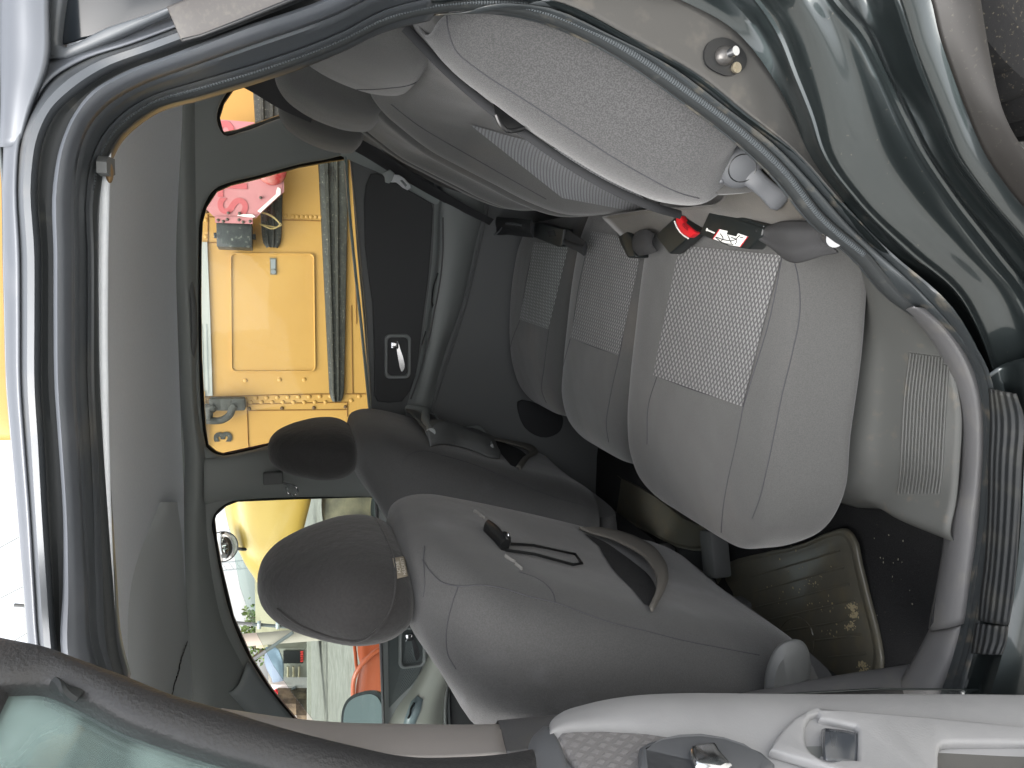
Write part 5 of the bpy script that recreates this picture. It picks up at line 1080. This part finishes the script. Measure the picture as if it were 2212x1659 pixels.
mb.build('window_switch', mat('switch', (66, 70, 76), .22, coat=.6, coat_r=.15), ac, solid=.002)
# window frame with its grained trim, and the pane
K['grain'] = mat('grained_vinyl', (52, 52, 53), .42, bump=.4, bscale=330, bdist=.002, bdetail=3, spec=.6)
ed = [(-160, 1352, 1462), (-60, 1374, 1474), (0, 1389, 1481), (83, 1409, 1481), (167, 1439, 1512), (267, 1473, 1563), (367, 1513, 1600), (477, 1544, 1632), (567, 1573, 1656), (737, 1617, 1705), (870, 1643, 1740), (1000, 1642, 1760), (1094, 1634, 1775), (1147, 1625, 1780)]
fr_ = []
for ix, a, b in ed:
    p, q = G2(ix, a, .0), G2(ix + (10 if ix < 400 else 0), b, .004)
    fr_.append([p + GND*-.05, p + GND*-.012, p, p*.8 + q*.2 + GND*.010, p*.45 + q*.55 + GND*.013, q + GND*.004, q + GND*-.012])
mb = MB(); mb.loft(fr_, 6, 5); wf = mb.build('window_frame', K['grain'], door, solid=.003, angle=60)
# top rail of the frame, running out over the photographer's left
tf = [[G2(-60, 1470, -.01), G2(0, 1478, .004), G2(40, 1484, .004), G2(60, 1478, -.01)]]
o_ = [G2(8, 1481, -.004), G2(67, 1476, -.004), G2(133, 1499, -.004), G2(200, 1536, -.004), G2(333, 1589, -.004), G2(467, 1629, -.004), G2(567, 1656, -.004), G2(760, 1710, -.004), G2(1100, 1790, -.004)]
far_ = (o_[0] + Vector((-.16, -.72, -.02)), o_[-1] + Vector((-.20, -.85, 0)))
mb = MB(); mb.prism(o_ + [far_[1], far_[0]], GND*-.004); mb.build('window_pane', K['glass_film'], wf, smooth=False)
mb = MB(); mb.tube([o_[0] + Vector((.0, .02, .02)), o_[0]*.5 + far_[0]*.5 + Vector((0, 0, .035)), far_[0] + Vector((0, 0, .02))], (.02, .028), 12, 4); mb.build('frame_top_rail', K['grain'], wf)
mb = MB(); mb.tube([p + GND*.006 for p in o_[:7]], .0022, 8, 4); mb.build('glass_run', K['rubber'], wf)
q = [G2(118, 1478, .010), G2(132, 1488, .012), G2(150, 1495, .012), G2(172, 1506, .010)]
mb = MB(); mb.tube(q, (.006, .004), 8, 3); mb.build('loose_clip', K['rubber'], wf)
# outer skin of the open door
sk_ = [[E2(1180, 1590, -.06), E2(1180, 1600, -.09), E2(1180, 1600, -.09) + Vector((-.16, -.85, 0))], [E2(1700, 1500, -.05), E2(1700, 1500, -.12), E2(1700, 1500, -.12) + Vector((-.16, -.85, 0))], [E2(2500, 1500, -.05), E2(2500, 1500, -.10), E2(2500, 1500, -.10) + Vector((-.16, -.85, 0))]]
mb = MB(); mb.loft(sk_, 4, 4); mb.build('door_skin', K['paint'], door, solid=.002)
# ================================================================== the yellow school bus alongside
AN = R_(6); BN = Vector((-math.sin(AN), math.cos(AN), 0)); BU = Vector((math.cos(AN), math.sin(AN), 0)); BP = Vector((0, 2.95, 1))
def B(ix, iy, off=0): return PL(ix, iy, BP, BN, -off)       # off: proud of the side, towards the car
K['yellow'] = mat('bus_yellow', (180, 138, 68), .55, c2=(175, 132, 64), nscale=3, coat=.15, coat_r=.3, bump=.12, bscale=9, bdist=.004, dirt=(170, 116, 40), dscale=14, dlo=.68, dhi=.9)
K['blackrail'] = mat('rub_rail', (46, 45, 40), .6, c2=(62, 61, 54), nscale=60, bump=.3, bscale=90, bdist=.003, dirt=(140, 136, 120), dscale=120, dlo=.62, dhi=.72)
bus = empty('school_bus', (3, 4.2, 0), 'yellow school bus parked right beside the car, with a faded red stop arm', 'bus')
def at_b(s, z, off=0): return Vector((0, BP.y, 0)) + BU*s + Vector((0, 0, z)) - BN*off
def sbus(p): return (p - Vector((0, BP.y, 0))).dot(BU)
sF = sbus(B(470, 985)); sR = 8.0
W = 2.3
zw0 = B(440, 700).z                 # top of the yellow side under the driver's window
body = MB()
# side with window openings, roof, far side
def quad(q, a, b, c, d): q.add([a, b, c, d], [[0, 1, 2, 3]])
zt = 2.95
sec_ = [(0, .45), (0, zw0 + .02), (.05, 2.2), (.10, 2.62), (.35, 2.86), (1.15, 2.96), (1.95, 2.86), (2.2, 2.62), (2.28, 2.0), (2.3, .45)]
low = [[at_b(s, .45), at_b(s, zw0)] for s in (sF, sF + .5, sR)]
q = MB(); q.loft(low, 2, 2); side = q.build('side_panel', K['yellow'], bus)
upper = []
for s, dz in ((sF + .10, -.32), (sF + .22, -.12), (sF + .42, -.03), (sF + .8, 0), (sR, 0)):
    upper.append([at_b(s, 2.12, -.04) + Vector((0, 0, 0)), at_b(s, 2.45 + dz*.5, -.06), at_b(s, 2.72 + dz*.7, -.16), at_b(s, 2.90 + dz, -.45), at_b(s, 2.97 + dz, -1.15), at_b(s, 2.90 + dz, -1.85), at_b(s, 2.6 + dz*.7, -2.2), at_b(s, 2.0, -2.27), at_b(s, .45, -2.3)])
q = MB(); q.loft(upper, 4, 4); q.build('roof', K['yellow'], bus, solid=.02)
q = MB(); q.loft([[at_b(sR, .45, -.0), at_b(sR, 2.7, -.1)], [at_b(sR, .45, -2.3), at_b(sR, 2.7, -2.2)]], 2, 2); q.build('rear_panel', K['yellow'], bus, solid=.02)
# windows above the panel: pale metal rail at the bottom, dark panes
alu = mat('window_rail', (158, 158, 152), .5, bump=.2, bscale=80, bdist=.002, dirt=(150, 150, 140), dscale=30, dlo=.6, dhi=.8)
def strip_b(name, pic, m, parent, off, h): 
    q = MB(); q.prism([B(a, b, off) for a, b in pic], -BN*h); return q.build(name, m, parent, smooth=False)
r1 = strip_b('window_rail', [(448, 524), (455, 700), (459.5, 855), (380, 855), (380, 520)], alu, bus, .0, .012)
strip_b('rail_groove', [(437, 700), (442, 850), (440, 850), (435, 700)], K['trim_mid'], r1, .013, .001)
strip_b('rail_groove', [(447, 700), (451, 850), (449, 850), (445, 700)], K['trim_mid'], r1, .013, .001)
dg = mat('bus_glass', (30, 34, 36), .08, coat=1, coat_r=.03, spec=.8)
for k in range(6):
    s0 = sbus(B(420, 850)) + k*.95
    q = MB(); q.box(at_b(s0 + .42, (zw0 + .12 + 2.12)/2, .004), (.40, .01, (2.08 - zw0 - .14)/2), Matrix.Rotation(AN, 3, 'Z'), .008); q.build('window', dg, bus)
    q = MB(); q.box(at_b(s0 + .90, (zw0 + 2.12)/2, 0), (.07, .02, (2.12 - zw0)/2), Matrix.Rotation(AN, 3, 'Z')); q.build('window_post', K['yellow'], bus, smooth=False)
q = MB(); q.box(at_b(sbus(B(420, 850)) - .12, (zw0 + 2.12)/2, 0), (.13, .02, (2.12 - zw0)/2), Matrix.Rotation(AN, 3, 'Z')); q.build('window_post', K['yellow'], bus, smooth=False)
# black rub rails, ribbed
def rub(name, ixa, ixb, iy0, s1, end=6):
    q = MB(); a, b = B((ixa + ixb)/2, iy0), B(ixb, iy0); z0 = a.z; hh = abs(B(ixa, iy0).z - b.z)/2; s0 = sbus(a); P_ = []
    for s, k in ((s0, .55), (s0 + .02, .85), (s0 + .06, 1), (s1, 1)):
        P_.append([at_b(s, z0 + hh*k*t, .0 + o) for t, o in ((1, 0), (.93, .018), (.62, .022), (.55, .034), (.40, .034), (.32, .020), (.02, .020), (-.04, .034), (-.22, .034), (-.30, .020), (-.7, .022), (-.93, .018), (-1, 0))])
    q.loft(P_, 2, 1); return q.build(name, K['blackrail'], bus, angle=25)
rub('rub_rail', 711, 744, 867, sR); rub('rub_rail', 566, 609, 536, sR)
# panel seams, rivets, screws
dark_y = mat('seam_yellow', (124, 84, 26), .6)
def line_b(name, pts, r, m=None, off=.002, parent=None):
    q = MB(); q.tube([B(a, b, off) for a, b in pts], r, 6, 1); return q.build(name, m or dark_y, parent or bus)
for L in ([(434, 857.5), (600, 853), (713, 851)], [(534, 868), (534, 886), (536, 955), (540, 985)], [(534, 873), (640, 871), (752, 869)], [(536, 887), (640, 886), (750, 885)], [(610, 475), (660, 476), (710, 478)], [(449, 463), (449, 524)], [(432, 524), (470, 524)], [(750, 869), (750, 900)], [(448, 468), (462, 469)], [(759, 660), (762, 852)], [(768, 610), (770, 700)], [(746, 851), (790, 851)]):
    line_b('panel_seam', L, .0025)
q = MB()
for L in ([(447, 862), (457, 862), (470, 861.5), (482, 861.5), (494, 861.5), (505, 861.5), (517, 860.5), (529, 860)], [(553 + 23*k, 859.5 - .5*k) for k in range(8)], [(542 + 23*k, 869) for k in range(8)], [(617, 466)] + [(633 + 9.8*k, 467 + .3*k) for k in range(7)] + [(707, 471)], [(530, 822), (604, 820), (657, 820)], [(445, 475), (445, 511)], [(776, 856), (759, 865)]):
    for a, b in L: q.sphere(B(a, b, .001), .010, 5, (1, .5, 1), Matrix.Rotation(AN, 3, 'Z'))
tag(q.build('rivets', K['yellow'], side), None, None)
q = MB()
for a, b in [(538, 883), (609, 882), (678, 881), (746, 879), (446, 437+20), (443, 661), (447, 793)]: q.sphere(B(a, b, .003), .009, 5, (1, .5, 1))
q.build('screws', mat('screw_brown', (90, 66, 36), .6), side)
# pressed access door with a latch
ad = [(504, 549), (512, 545.5), (600, 547), (660, 548), (672, 550), (678, 556), (681, 650), (683, 790), (680, 799), (672, 802), (600, 803.5), (515, 804.5), (507, 800), (503.5, 790), (500, 650), (498.5, 565)]
ad = []
for (cx_, cy_, a0) in ((672, 793, 0), (510, 794, 90), (508, 556, 180), (669, 557, 270)):
    for k in range(7): q_ = R_(a0 + 15*k); ad.append((cx_ + 10*math.cos(q_), cy_ + 10*math.sin(q_)))
P_ = [B(a, b, .0) for a, b in ad]; c = sum(P_, Vector())/len(P_)
def ins_(f, o): return [c + (p - c)*f - BN*o for p in P_]
q = MB(); q.loft([ins_(1.0, .001), ins_(.995, .010), ins_(.982, .010), ins_(.972, .003), ins_(.965, .0028), ins_(.955, .0028), ins_(.5, .0028), ins_(.02, .0028)], 1, 1, cv=True, cap=True); acc = q.build('access_door', K['yellow'], bus, angle=50)
strip_b('latch', [(582.5, 557), (597, 557.5), (597.5, 594), (583.5, 593.5)], mat('latch_metal', (112, 106, 88), .5), acc, .003, .004)
strip_b('latch_paddle', [(585, 560), (595, 560.5), (595, 581), (585.5, 581)], K['trim_mid'], acc, .007, .003)
q = MB(); q.tube([B(590.5, 587, .004), B(590.5, 587, .014)], .011, 16, 1); q.build('lock', K['satin'], acc)
# folding stop arm: faded red octagon, lamps, black hinge box
oc = B(505, 365, .14); ap_ = abs(sbus(B(505, 469, .14)) - sbus(oc)); Rr = ap_/math.cos(math.pi/8)
def oct_(k, off): return [oc + BU*(Rr*k*math.cos(R_(22.5 + 45*i))) + Vector((0, 0, Rr*k*math.sin(R_(22.5 + 45*i)))) - BN*off for i in range(8)]
pink = mat('faded_red', (176, 112, 114), .7, c2=(182, 122, 122), nscale=8, dirt=(180, 86, 88), dscale=5, dlo=.6, dhi=.9)
q = MB(); q.prism(oct_(1.0, 0), BN*.006); sign = q.build('stop_arm', mat('sign_edge', (176, 120, 120), .7), bus, smooth=False)
q = MB(); q.prism(oct_(.965, .002), BN*.002); q.build('sign_face', pink, sign, smooth=False)
def MT(c): return Matrix(((BU.x, 0, -BN.x, c.x), (BU.y, 0, -BN.y, c.y), (0, 1, -BN.z, c.z), (0, 0, 0, 1)))
redl = mat('sign_letters', (178, 88, 90), .6)
text('sign_lettering', 'STOP', ap_*.80, redl, MT(oc - BN*.004 + Vector((0, 0, 0))), sign, .001, bold=.004)
for dz in (-1, 1):
    c = oc + Vector((0, 0, dz*ap_*.76)) - BN*.006
    q = MB(); stack(q, [(c, BU*.062, Vector((0, 0, .062)), 2), (c - BN*.02, BU*.060, Vector((0, 0, .060)), 2), (c - BN*.03, BU*.04, Vector((0, 0, .04)), 2)], 28, nu=3); q.build('lamp', mat('red_lens', (150, 44, 44), .25, c2=(170, 110, 100), nscale=20), sign)
strip_b('hinge_plate', [(464, 468), (465, 481), (546, 484), (546, 470)], pink, sign, .145, .004)
wh = mat('chipped_white', (225, 216, 208), .8)
strip_b('chipped_edge', [(562, 460), (600, 425), (606, 420), (606, 408), (600, 404), (597, 412), (596, 420), (556, 456)], wh, sign, .146, .002)
strip_b('chipped_edge', [(512, 466), (545, 471), (552, 468), (545, 463), (516, 463)], wh, sign, .146, .002)
q = MB()
for a, b in ((471, 475.5), (482, 478), (491, 474), (516, 475), (525, 479.5), (540, 478), (493, 460), (517, 461), (563, 427)): q.sphere(B(a, b, .150), .007, 5)
q.build('sign_bolts', mat('bolt_dark', (84, 72, 64), .6), sign)
q = MB(); ctr = (B(470.5, 483, .13) + B(543.6, 536.5, .02))/2; hx_ = abs(sbus(B(505, 483)) - sbus(B(505, 536)))/2; hz_ = abs(B(470, 510).z - B(544, 510).z)/2
q.box(ctr, (hx_, .055, hz_), Matrix.Rotation(AN, 3, 'Z'), .004); box_ = q.build('hinge_box', mat('hinge_box', (40, 42, 42), .55, c2=(54, 57, 55), nscale=30, dirt=(110, 110, 100), dscale=60, dlo=.6, dhi=.72), sign)
for dz in (-1, 1): q = MB(); q.box(ctr + Vector((0, 0, dz*(hz_ + .006))), (.012, .02, .008), None, .002); q.build('hinge_pin', K['black'], box_)
q = MB()
for k, L in enumerate(([(558, 458), (580, 464), (600, 478), (608, 486), (600, 490), (580, 488), (560, 484)], [(560, 456), (590, 468), (604, 486), (590, 494), (565, 486)])): q.tube([B(a, b, .06 + .02*k) for a, b in L], .003, 6, 5)
q.build('cable', mat('cable', (170, 150, 100), .7), sign)
# number and mirror brackets in black
text('number', '3', .098, K['blackrail'], MT(B(483.5, 943.5, .004)), side, .001, bold=.005)
q = MB(); q.tube([B(a, b, .06) for a, b in [(420, 905), (455, 909), (480, 907), (497, 895), (502, 882), (507, 876)]], .016, 10, 5)
q.tube([B(a, b, .06) for a, b in [(450, 908), (452, 895), (449, 884), (462, 880)]], .016, 10, 4); q.tube([B(a, b, .05) for a, b in [(430, 890), (440, 880), (455, 884), (464, 876)]], .02, 10, 4)
for a, b in ((468, 872), (489, 872), (515, 872)): q.box(B(a, b, .03), (.028, .03, .03), None, .008)
mbk = q.build('mirror_bracket', mat('bracket', (42, 42, 38), .7, c2=(58, 57, 52), nscale=60), bus)
# bonnet with rounded nose, wing, front wheel
HB = []
for iy, t, b in ((975, 478, 672), (1040, 480, 672), (1075, 484, 670), (1118, 490, 660), (1158, 497, 650), (1217, 518, 640), (1270, 543, 632), (1310, 562, 636), (1335, 585, 640)):
    k = max(0, (iy - 1217)/118); T_, L_ = B(t, iy), B(b, iy); M_ = T_*.5 + L_*.5
    HB.append([L_ + BN*(.05 + .25*k), L_ + BN*(.01 + .2*k), M_*.6 + L_*.4 + BN*(.0 + .16*k), M_ + BN*(.01 + .18*k), T_*.8 + M_*.2 + BN*(.06 + .2*k), T_ + BN*(.16 + .2*k) + Vector((0, 0, .0)), T_ + BN*.6 + Vector((0, 0, .05)), T_ + BN*1.5 + Vector((0, 0, .05)), T_ + BN*2.1 + Vector((0, 0, -.1))])
q = MB(); q.loft(HB, 5, 5); hood = q.build('bonnet', mat('bonnet_yellow', (186, 150, 66), .45, coat=.3, coat_r=.2, c2=(180, 142, 60), nscale=3), bus, solid=.01)
lastr = HB[-1]; q = MB(); q.loft([lastr, [p*.5 + Vector((lastr[0].x - .05, lastr[4].y + .6, p.z - .2))*.5 for p in lastr], [Vector((lastr[0].x - .06, lastr[4].y + .8, .95)) for p in lastr]], 3, 3); q.build('grille', K['yellow'], hood)
q = MB(); q.loft([[B(672, 1000, -.02), B(740, 1000, -.02), B(830, 1000, -.02)], [B(672, 1062, -.02), B(740, 1075, -.02), B(830, 1080, -.02)], [B(672, 1230, -.06), B(700, 1225, -.06), B(830, 1220, -.06)]], 2, 2)
wc = B(860, 1075, -.02)
q = MB()
def wheel_at(c, r, name, parent):
    q = MB(); prof = [(.02, .55), (.0, .75), (.0, .9), (.03, .98), (.10, 1.0), (.22, 1.0), (.28, .95), (.28, .6)]; vs = []; n = 64; m_ = len(prof)
    for i in range(n):
        a = 2*math.pi*i/n
        for d, rr in prof: vs.append(c + BU*(r*rr*math.cos(a)) + Vector((0, 0, r*rr*math.sin(a))) + BN*d)
    q.add(vs, [[i*m_+j, i*m_+j+1, ((i+1) % n)*m_+j+1, ((i+1) % n)*m_+j] for i in range(n) for j in range(m_-1)])
    o = q.build(name, mat('bus_tyre', (84, 78, 66), .9, bump=.5, bscale=30, bdist=.004, dirt=(130, 120, 96), dscale=10, dlo=.4, dhi=.7), parent)
    q = MB(); q.tube([c + BN*.06, c + BN*.12], r*.58, 36, 1); q.build('rim', K['satin'], o); return o
wheel_at(Vector((B(800, 1090).x - .05, B(800, 1090).y + .04, .50)), .50, 'wheel', bus); wheel_at(at_b(5.6, .5, -.04), .5, 'wheel', bus)
# round convex mirror out on the wing
mcx = B(479, 1180, .02) + Vector((-.10, .0, .0)); mcx = PL(480, 1181, mcx, BN)
dm = (Vector(CAM) - mcx).normalized(); u1 = dm.cross(Vector((0, 0, 1))).normalized(); u2 = u1.cross(dm)
q = MB(); stack(q, [(mcx - dm*.04, u1*.03, u2*.03, 2), (mcx - dm*.02, u1*.062, u2*.062, 2), (mcx, u1*.070, u2*.070, 2)], 30, nu=3); cm = q.build('convex_mirror', K['black'], bus)
q = MB(); stack(q, [(mcx + dm*.001, u1*.065, u2*.065, 2), (mcx + dm*.010, u1*.052, u2*.052, 2), (mcx + dm*.016, u1*.03, u2*.03, 2), (mcx + dm*.018, u1*.006, u2*.006, 2)], 30, nu=3); q.build('mirror_glass', mat('convex', (230, 232, 232), .03, 1.0), cm)
q = MB(); q.tube([mcx - dm*.04, mcx - dm*.05 + Vector((-.02, 0, -.12)), mcx + Vector((.02, .1, -.25))], .008, 8, 4); q.build('mirror_arm', K['black'], cm)
# ================================================================== street beyond
far_y = 26
def S(ix, iy, y=far_y): return Y(ix, iy, y)
def bldg(name, label, cat, pic, y, m, depth=4.0, group=None):
    r = empty(name, tuple(S(pic[0][0], pic[0][1], y)), label, cat, group); r['kind'] = 'thing'; q = MB(); q.prism([S(a, b, y) for a, b in pic], (0, depth, 0)); q.build('wall', m, r, smooth=False); return r
cream = mat('cream_wall', (186, 176, 150), .9, bump=.3, bscale=3, bdist=.03, dirt=(140, 126, 100), dscale=1.2, dlo=.5, dhi=.8)
grey = mat('grey_wall', (150, 148, 138), .9, bump=.3, bscale=3, bdist=.03, dirt=(104, 100, 88), dscale=1.0, dlo=.45, dhi=.8)
whitew = mat('white_wall', (214, 208, 204), .85, bump=.2, bscale=4, bdist=.02, dirt=(176, 160, 150), dscale=1.5, dlo=.5, dhi=.8)
b1_ = bldg('warehouse', 'long cream wall standing behind the bus bonnet', 'building', [(550, 1240), (553, 1400), (668, 1400), (668, 1240)], 27, cream)
b2_ = bldg('shop', 'low grey shop under the blue awning across the lot', 'building', [(578, 1401), (580, 1478), (667, 1478), (667, 1401)], 26, grey)
for a, b, c_, d in ((612, 1405, 655, 1432),):
    q = MB(); q.prism([S(x, y, 25.96) for x, y in [(a, b), (a, d), (c_, d), (c_, b)]], (0, -.04, 0)); wn = q.build('window', K['black'], b2_, smooth=False)
q = MB()
for k in range(5): q.box(S(652, 1408 + k*5, 25.9), (.03, .01, .05))
q.build('red_lettering', mat('shop_red', (200, 50, 44), .6), b2_, smooth=False)
for k in range(3):
    q = MB(); a = S(622 + 12*k, 1440, 25.9); b = S(622 + 12*k, 1476, 25.9); q.tube([a, b], .04, 6, 1); q.build('shutter_bar', cream, b2_)
aw = empty('awning', tuple(S(600, 1430, 24)), 'pale blue awning sheet slung in front of the grey shop', 'awning'); q = MB(); q.loft([[S(575, 1398, 24.5), S(572, 1430, 24), S(590, 1470, 24)], [S(594, 1398, 23.5), S(598, 1430, 23), S(604, 1472, 23)], [S(602, 1404, 23), S(612, 1430, 23), S(612, 1470, 23)]], 4, 4); q.build('sheet', mat('tarp', (104, 118, 132), .7), aw, solid=.03)
b3_ = bldg('painted_wall', 'white wall with red and black scrawls beyond the dirt lot', 'wall', [(585, 1479), (600, 1510), (612, 1520), (667, 1520), (668, 1479)], 25, whitew, .5)
q = MB()
for L in ([(592, 1493), (606, 1508)], [(606, 1493), (592, 1508)], [(590, 1500), (608, 1500)]): q.tube([S(a, b, 24.93) for a, b in L], .10, 6, 1)
q.build('red_cross_mark', mat('spray_red', (206, 50, 58), .7), b3_)
q = MB()
for L in ([(640, 1484), (630, 1490), (642, 1494), (632, 1500)], [(628, 1504), (644, 1506), (634, 1512)], [(650, 1490), (646, 1500)]): q.tube([S(a, b, 24.93) for a, b in L], .05, 6, 3)
q.build('scrawl', K['trim_dark'], b3_)
for k, (a, b) in enumerate([((600, 1520), (668, 1545)), ((640, 1545), (668, 1575))]):
    bb_ = bldg('stone_wall', ('taller' if k == 0 else 'lower') + ' rough brown stone wall at the end of the white wall', 'wall', [(a[0], a[1]), (a[0] + 6, b[1]), (b[0], b[1]), (b[0], a[1])], 24 - k, mat('stone', (112, 98, 78), .95, c2=(70, 60, 48), nscale=2.2, nlo=.4, nhi=.6, bump=1, bscale=3, bdist=.1), 1)
kb = bldg('kerb_wall', 'low concrete kerb along the far edge of the lot', 'kerb', [(664, 1200), (664, 1700), (672, 1700), (672, 1200)], 22, grey, .5)
# trees at the shops
K['leaf'] = mat('leaf', (64, 84, 40), .7, c2=(92, 112, 56), nscale=1.5)
def tree(c, r, h, label, n_=900):
    t = empty('tree', (c[0], c[1], 0), label, 'tree', None); q = MB(); q.tube([(c[0], c[1], 0), (c[0] + .1, c[1], h*.4), (c[0] - .1, c[1], h*.75)], .14, 8, 3)
    for a in range(5): q.tube([(c[0], c[1], h*.45), (c[0] + math.cos(a*1.3)*r*.4, c[1] + math.sin(a*1.3)*r*.4, h*.65), (c[0] + math.cos(a*1.3)*r*.7, c[1] + math.sin(a*1.3)*r*.7, h*.8)], .05, 6, 3)
    q.build('trunk', mat('bark', (96, 84, 68), .95), t)
    q = MB(); rnd = random.Random(3); cl = [(rnd.gauss(0, r*.4), rnd.gauss(0, r*.4), rnd.gauss(0, r*.4)) for _ in range(16)]
    for _ in range(n_):
        k = rnd.choice(cl); p = Vector((c[0] + k[0] + rnd.gauss(0, r*.18), c[1] + k[1] + rnd.gauss(0, r*.18), h*.8 + k[2] + rnd.gauss(0, r*.16))); u = Vector((rnd.gauss(0, 1), rnd.gauss(0, 1), rnd.gauss(0, 1))).normalized(); v = u.orthogonal().normalized(); s = rnd.uniform(.06, .13)
        q.add([p - u*s, p + v*s*.5, p + u*s, p - v*s*.5], [[0, 1, 2, 3]])
    q.build('crown', K['leaf'], t, smooth=False)
tp = S(545, 1376, 29); tree((tp.x, tp.y), 1.2, tp.z/.8, 'green tree rising between the two poles behind the cream wall')
# poles
conc = mat('pole_concrete', (176, 164, 152), .9, bump=.2, bscale=20, bdist=.01)
a = S(523, 1383, 12); b = S(667, 1372, 12)
pp = empty('utility_pole', (b.x, b.y, 0), 'thick concrete utility pole with a diagonal brace', 'pole'); q = MB(); d_ = (a - b).normalized(); q.tube([b - d_*((b.z)/d_.z), a + d_*4], .105, 14, 1); q.build('shaft', conc, pp)
q = MB(); q.tube([S(549, 1424, 11.8), S(633, 1366, 11.8)], .03, 8, 1); q.build('brace', K['trim_dark'], pp)
a = S(505, 1345, 11); b = S(617, 1354, 11); d_ = (a - b).normalized()
pp2 = empty('lamp_post', (b.x, b.y, 0), 'thin dark metal post with clamps beside the concrete pole', 'post'); q = MB(); q.tube([b - d_*(b.z/d_.z), a + d_*3], .026, 10, 1); q.build('shaft', K['trim_dark'], pp2)
for t_ in (560, 600): q = MB(); q.box(S(t_, 1350, 10.97), (.05, .05, .03), None, .01); q.build('clamp', K['satin'], pp2)
lat = S(480, 1224, 40); tw = empty('lattice_mast', (lat.x, lat.y, 0), 'far steel lattice mast standing against the white sky', 'mast')
q = MB()
for e in (-1, 1):
    q.tube([(lat.x + e*.25, lat.y, 0), (lat.x + e*.2, lat.y, lat.z + 4)], .04, 6, 1)
for k in range(24):
    z = k*(lat.z + 4)/24; q.tube([(lat.x - .24, lat.y, z), (lat.x + .24, lat.y, z + .3)], .02, 5, 1); q.tube([(lat.x + .24, lat.y, z), (lat.x - .24, lat.y, z + .3)], .02, 5, 1)
q.build('frame', mat('mast_steel', (150, 156, 158), .6), tw)
# overhead wires seen in the pale sky over the bus
for k, (p, s) in enumerate((((0, 1180), (50, 1152)), ((0, 1290), (55, 1262)), ((20, 1388), (62, 1362)))):
    a, b = S(p[0], p[1], 14), S(s[0], s[1], 14); d_ = (b - a)
    wi = MB(); A_, B_ = a - d_*6, b + d_*10; wi.tube([A_, (A_ + B_)/2 - Vector((0, 0, .05)), B_], .012, 6, 4)
    o = wi.build('overhead_wire', K['trim_mid']); tag(o, ('uppermost', 'middle', 'lowest')[k] + ' of three slack wires crossing the white sky above the bus', 'wire', 'overhead wires')
# orange plastic armchairs standing on the lot in front of the bus
K['orange'] = mat('orange_plastic', (172, 80, 44), .5, c2=(164, 74, 40), nscale=5, coat=.2)
def chair(c, rz, label):
    t = empty('plastic_chair', c, label, 'chair', 'orange plastic chairs'); M = Matrix.Rotation(rz, 3, 'Z'); cc = Vector(c)
    def T(x, y, z): return M @ Vector((x, y, z)) + cc
    q = MB(); q.loft([[T(-.22, -.2, .43), T(0, -.21, .42), T(.22, -.2, .43)], [T(-.23, 0, .41), T(0, 0, .395), T(.23, 0, .41)], [T(-.21, .2, .40), T(0, .21, .39), T(.21, .2, .40)]], 4, 4); q.build('seat', K['orange'], t, solid=.012)
    q = MB(); q.loft([[T(-.21, .2, .40), T(0, .23, .40), T(.21, .2, .40)], [T(-.24, .27, .62), T(0, .30, .62), T(.24, .27, .62)], [T(-.21, .32, .80), T(0, .345, .83), T(.21, .32, .80)]], 4, 4); q.build('backrest', K['orange'], t, solid=.012)
    for s in (-1, 1):
        q = MB(); q.tube([T(s*.26, -.24, 0), T(s*.27, -.22, .45), T(s*.28, -.22, .62), T(s*.28, -.05, .645), T(s*.27, .2, .64), T(s*.24, .28, .66)], (.022, .012), 10, 4); q.build('armrest', K['orange'], t)
        q = MB(); q.tube([T(s*.25, .33, 0), T(s*.23, .25, .3), T(s*.21, .21, .41)], (.022, .012), 10, 3); q.build('leg', K['orange'], t)
    q = MB(); q.tube([T(-.24, .27, .5), T(-.25, .31, .72), T(-.16, .355, .83), T(0, .365, .845), T(.16, .355, .83), T(.25, .31, .72), T(.24, .27, .5)], .012, 8, 4); q.build('back_rim', K['orange'], t)
pc_ = Y(775, 1398, 3.45); chair((pc_.x, pc_.y, 0), R_(165), 'orange plastic chair nearer the bus, its seat turned to the car')
pc2 = Y(800, 1345, 4.1); chair((pc2.x, pc2.y, -.12), R_(60), 'orange plastic chair further out, turned sideways and mostly hidden by the first one')
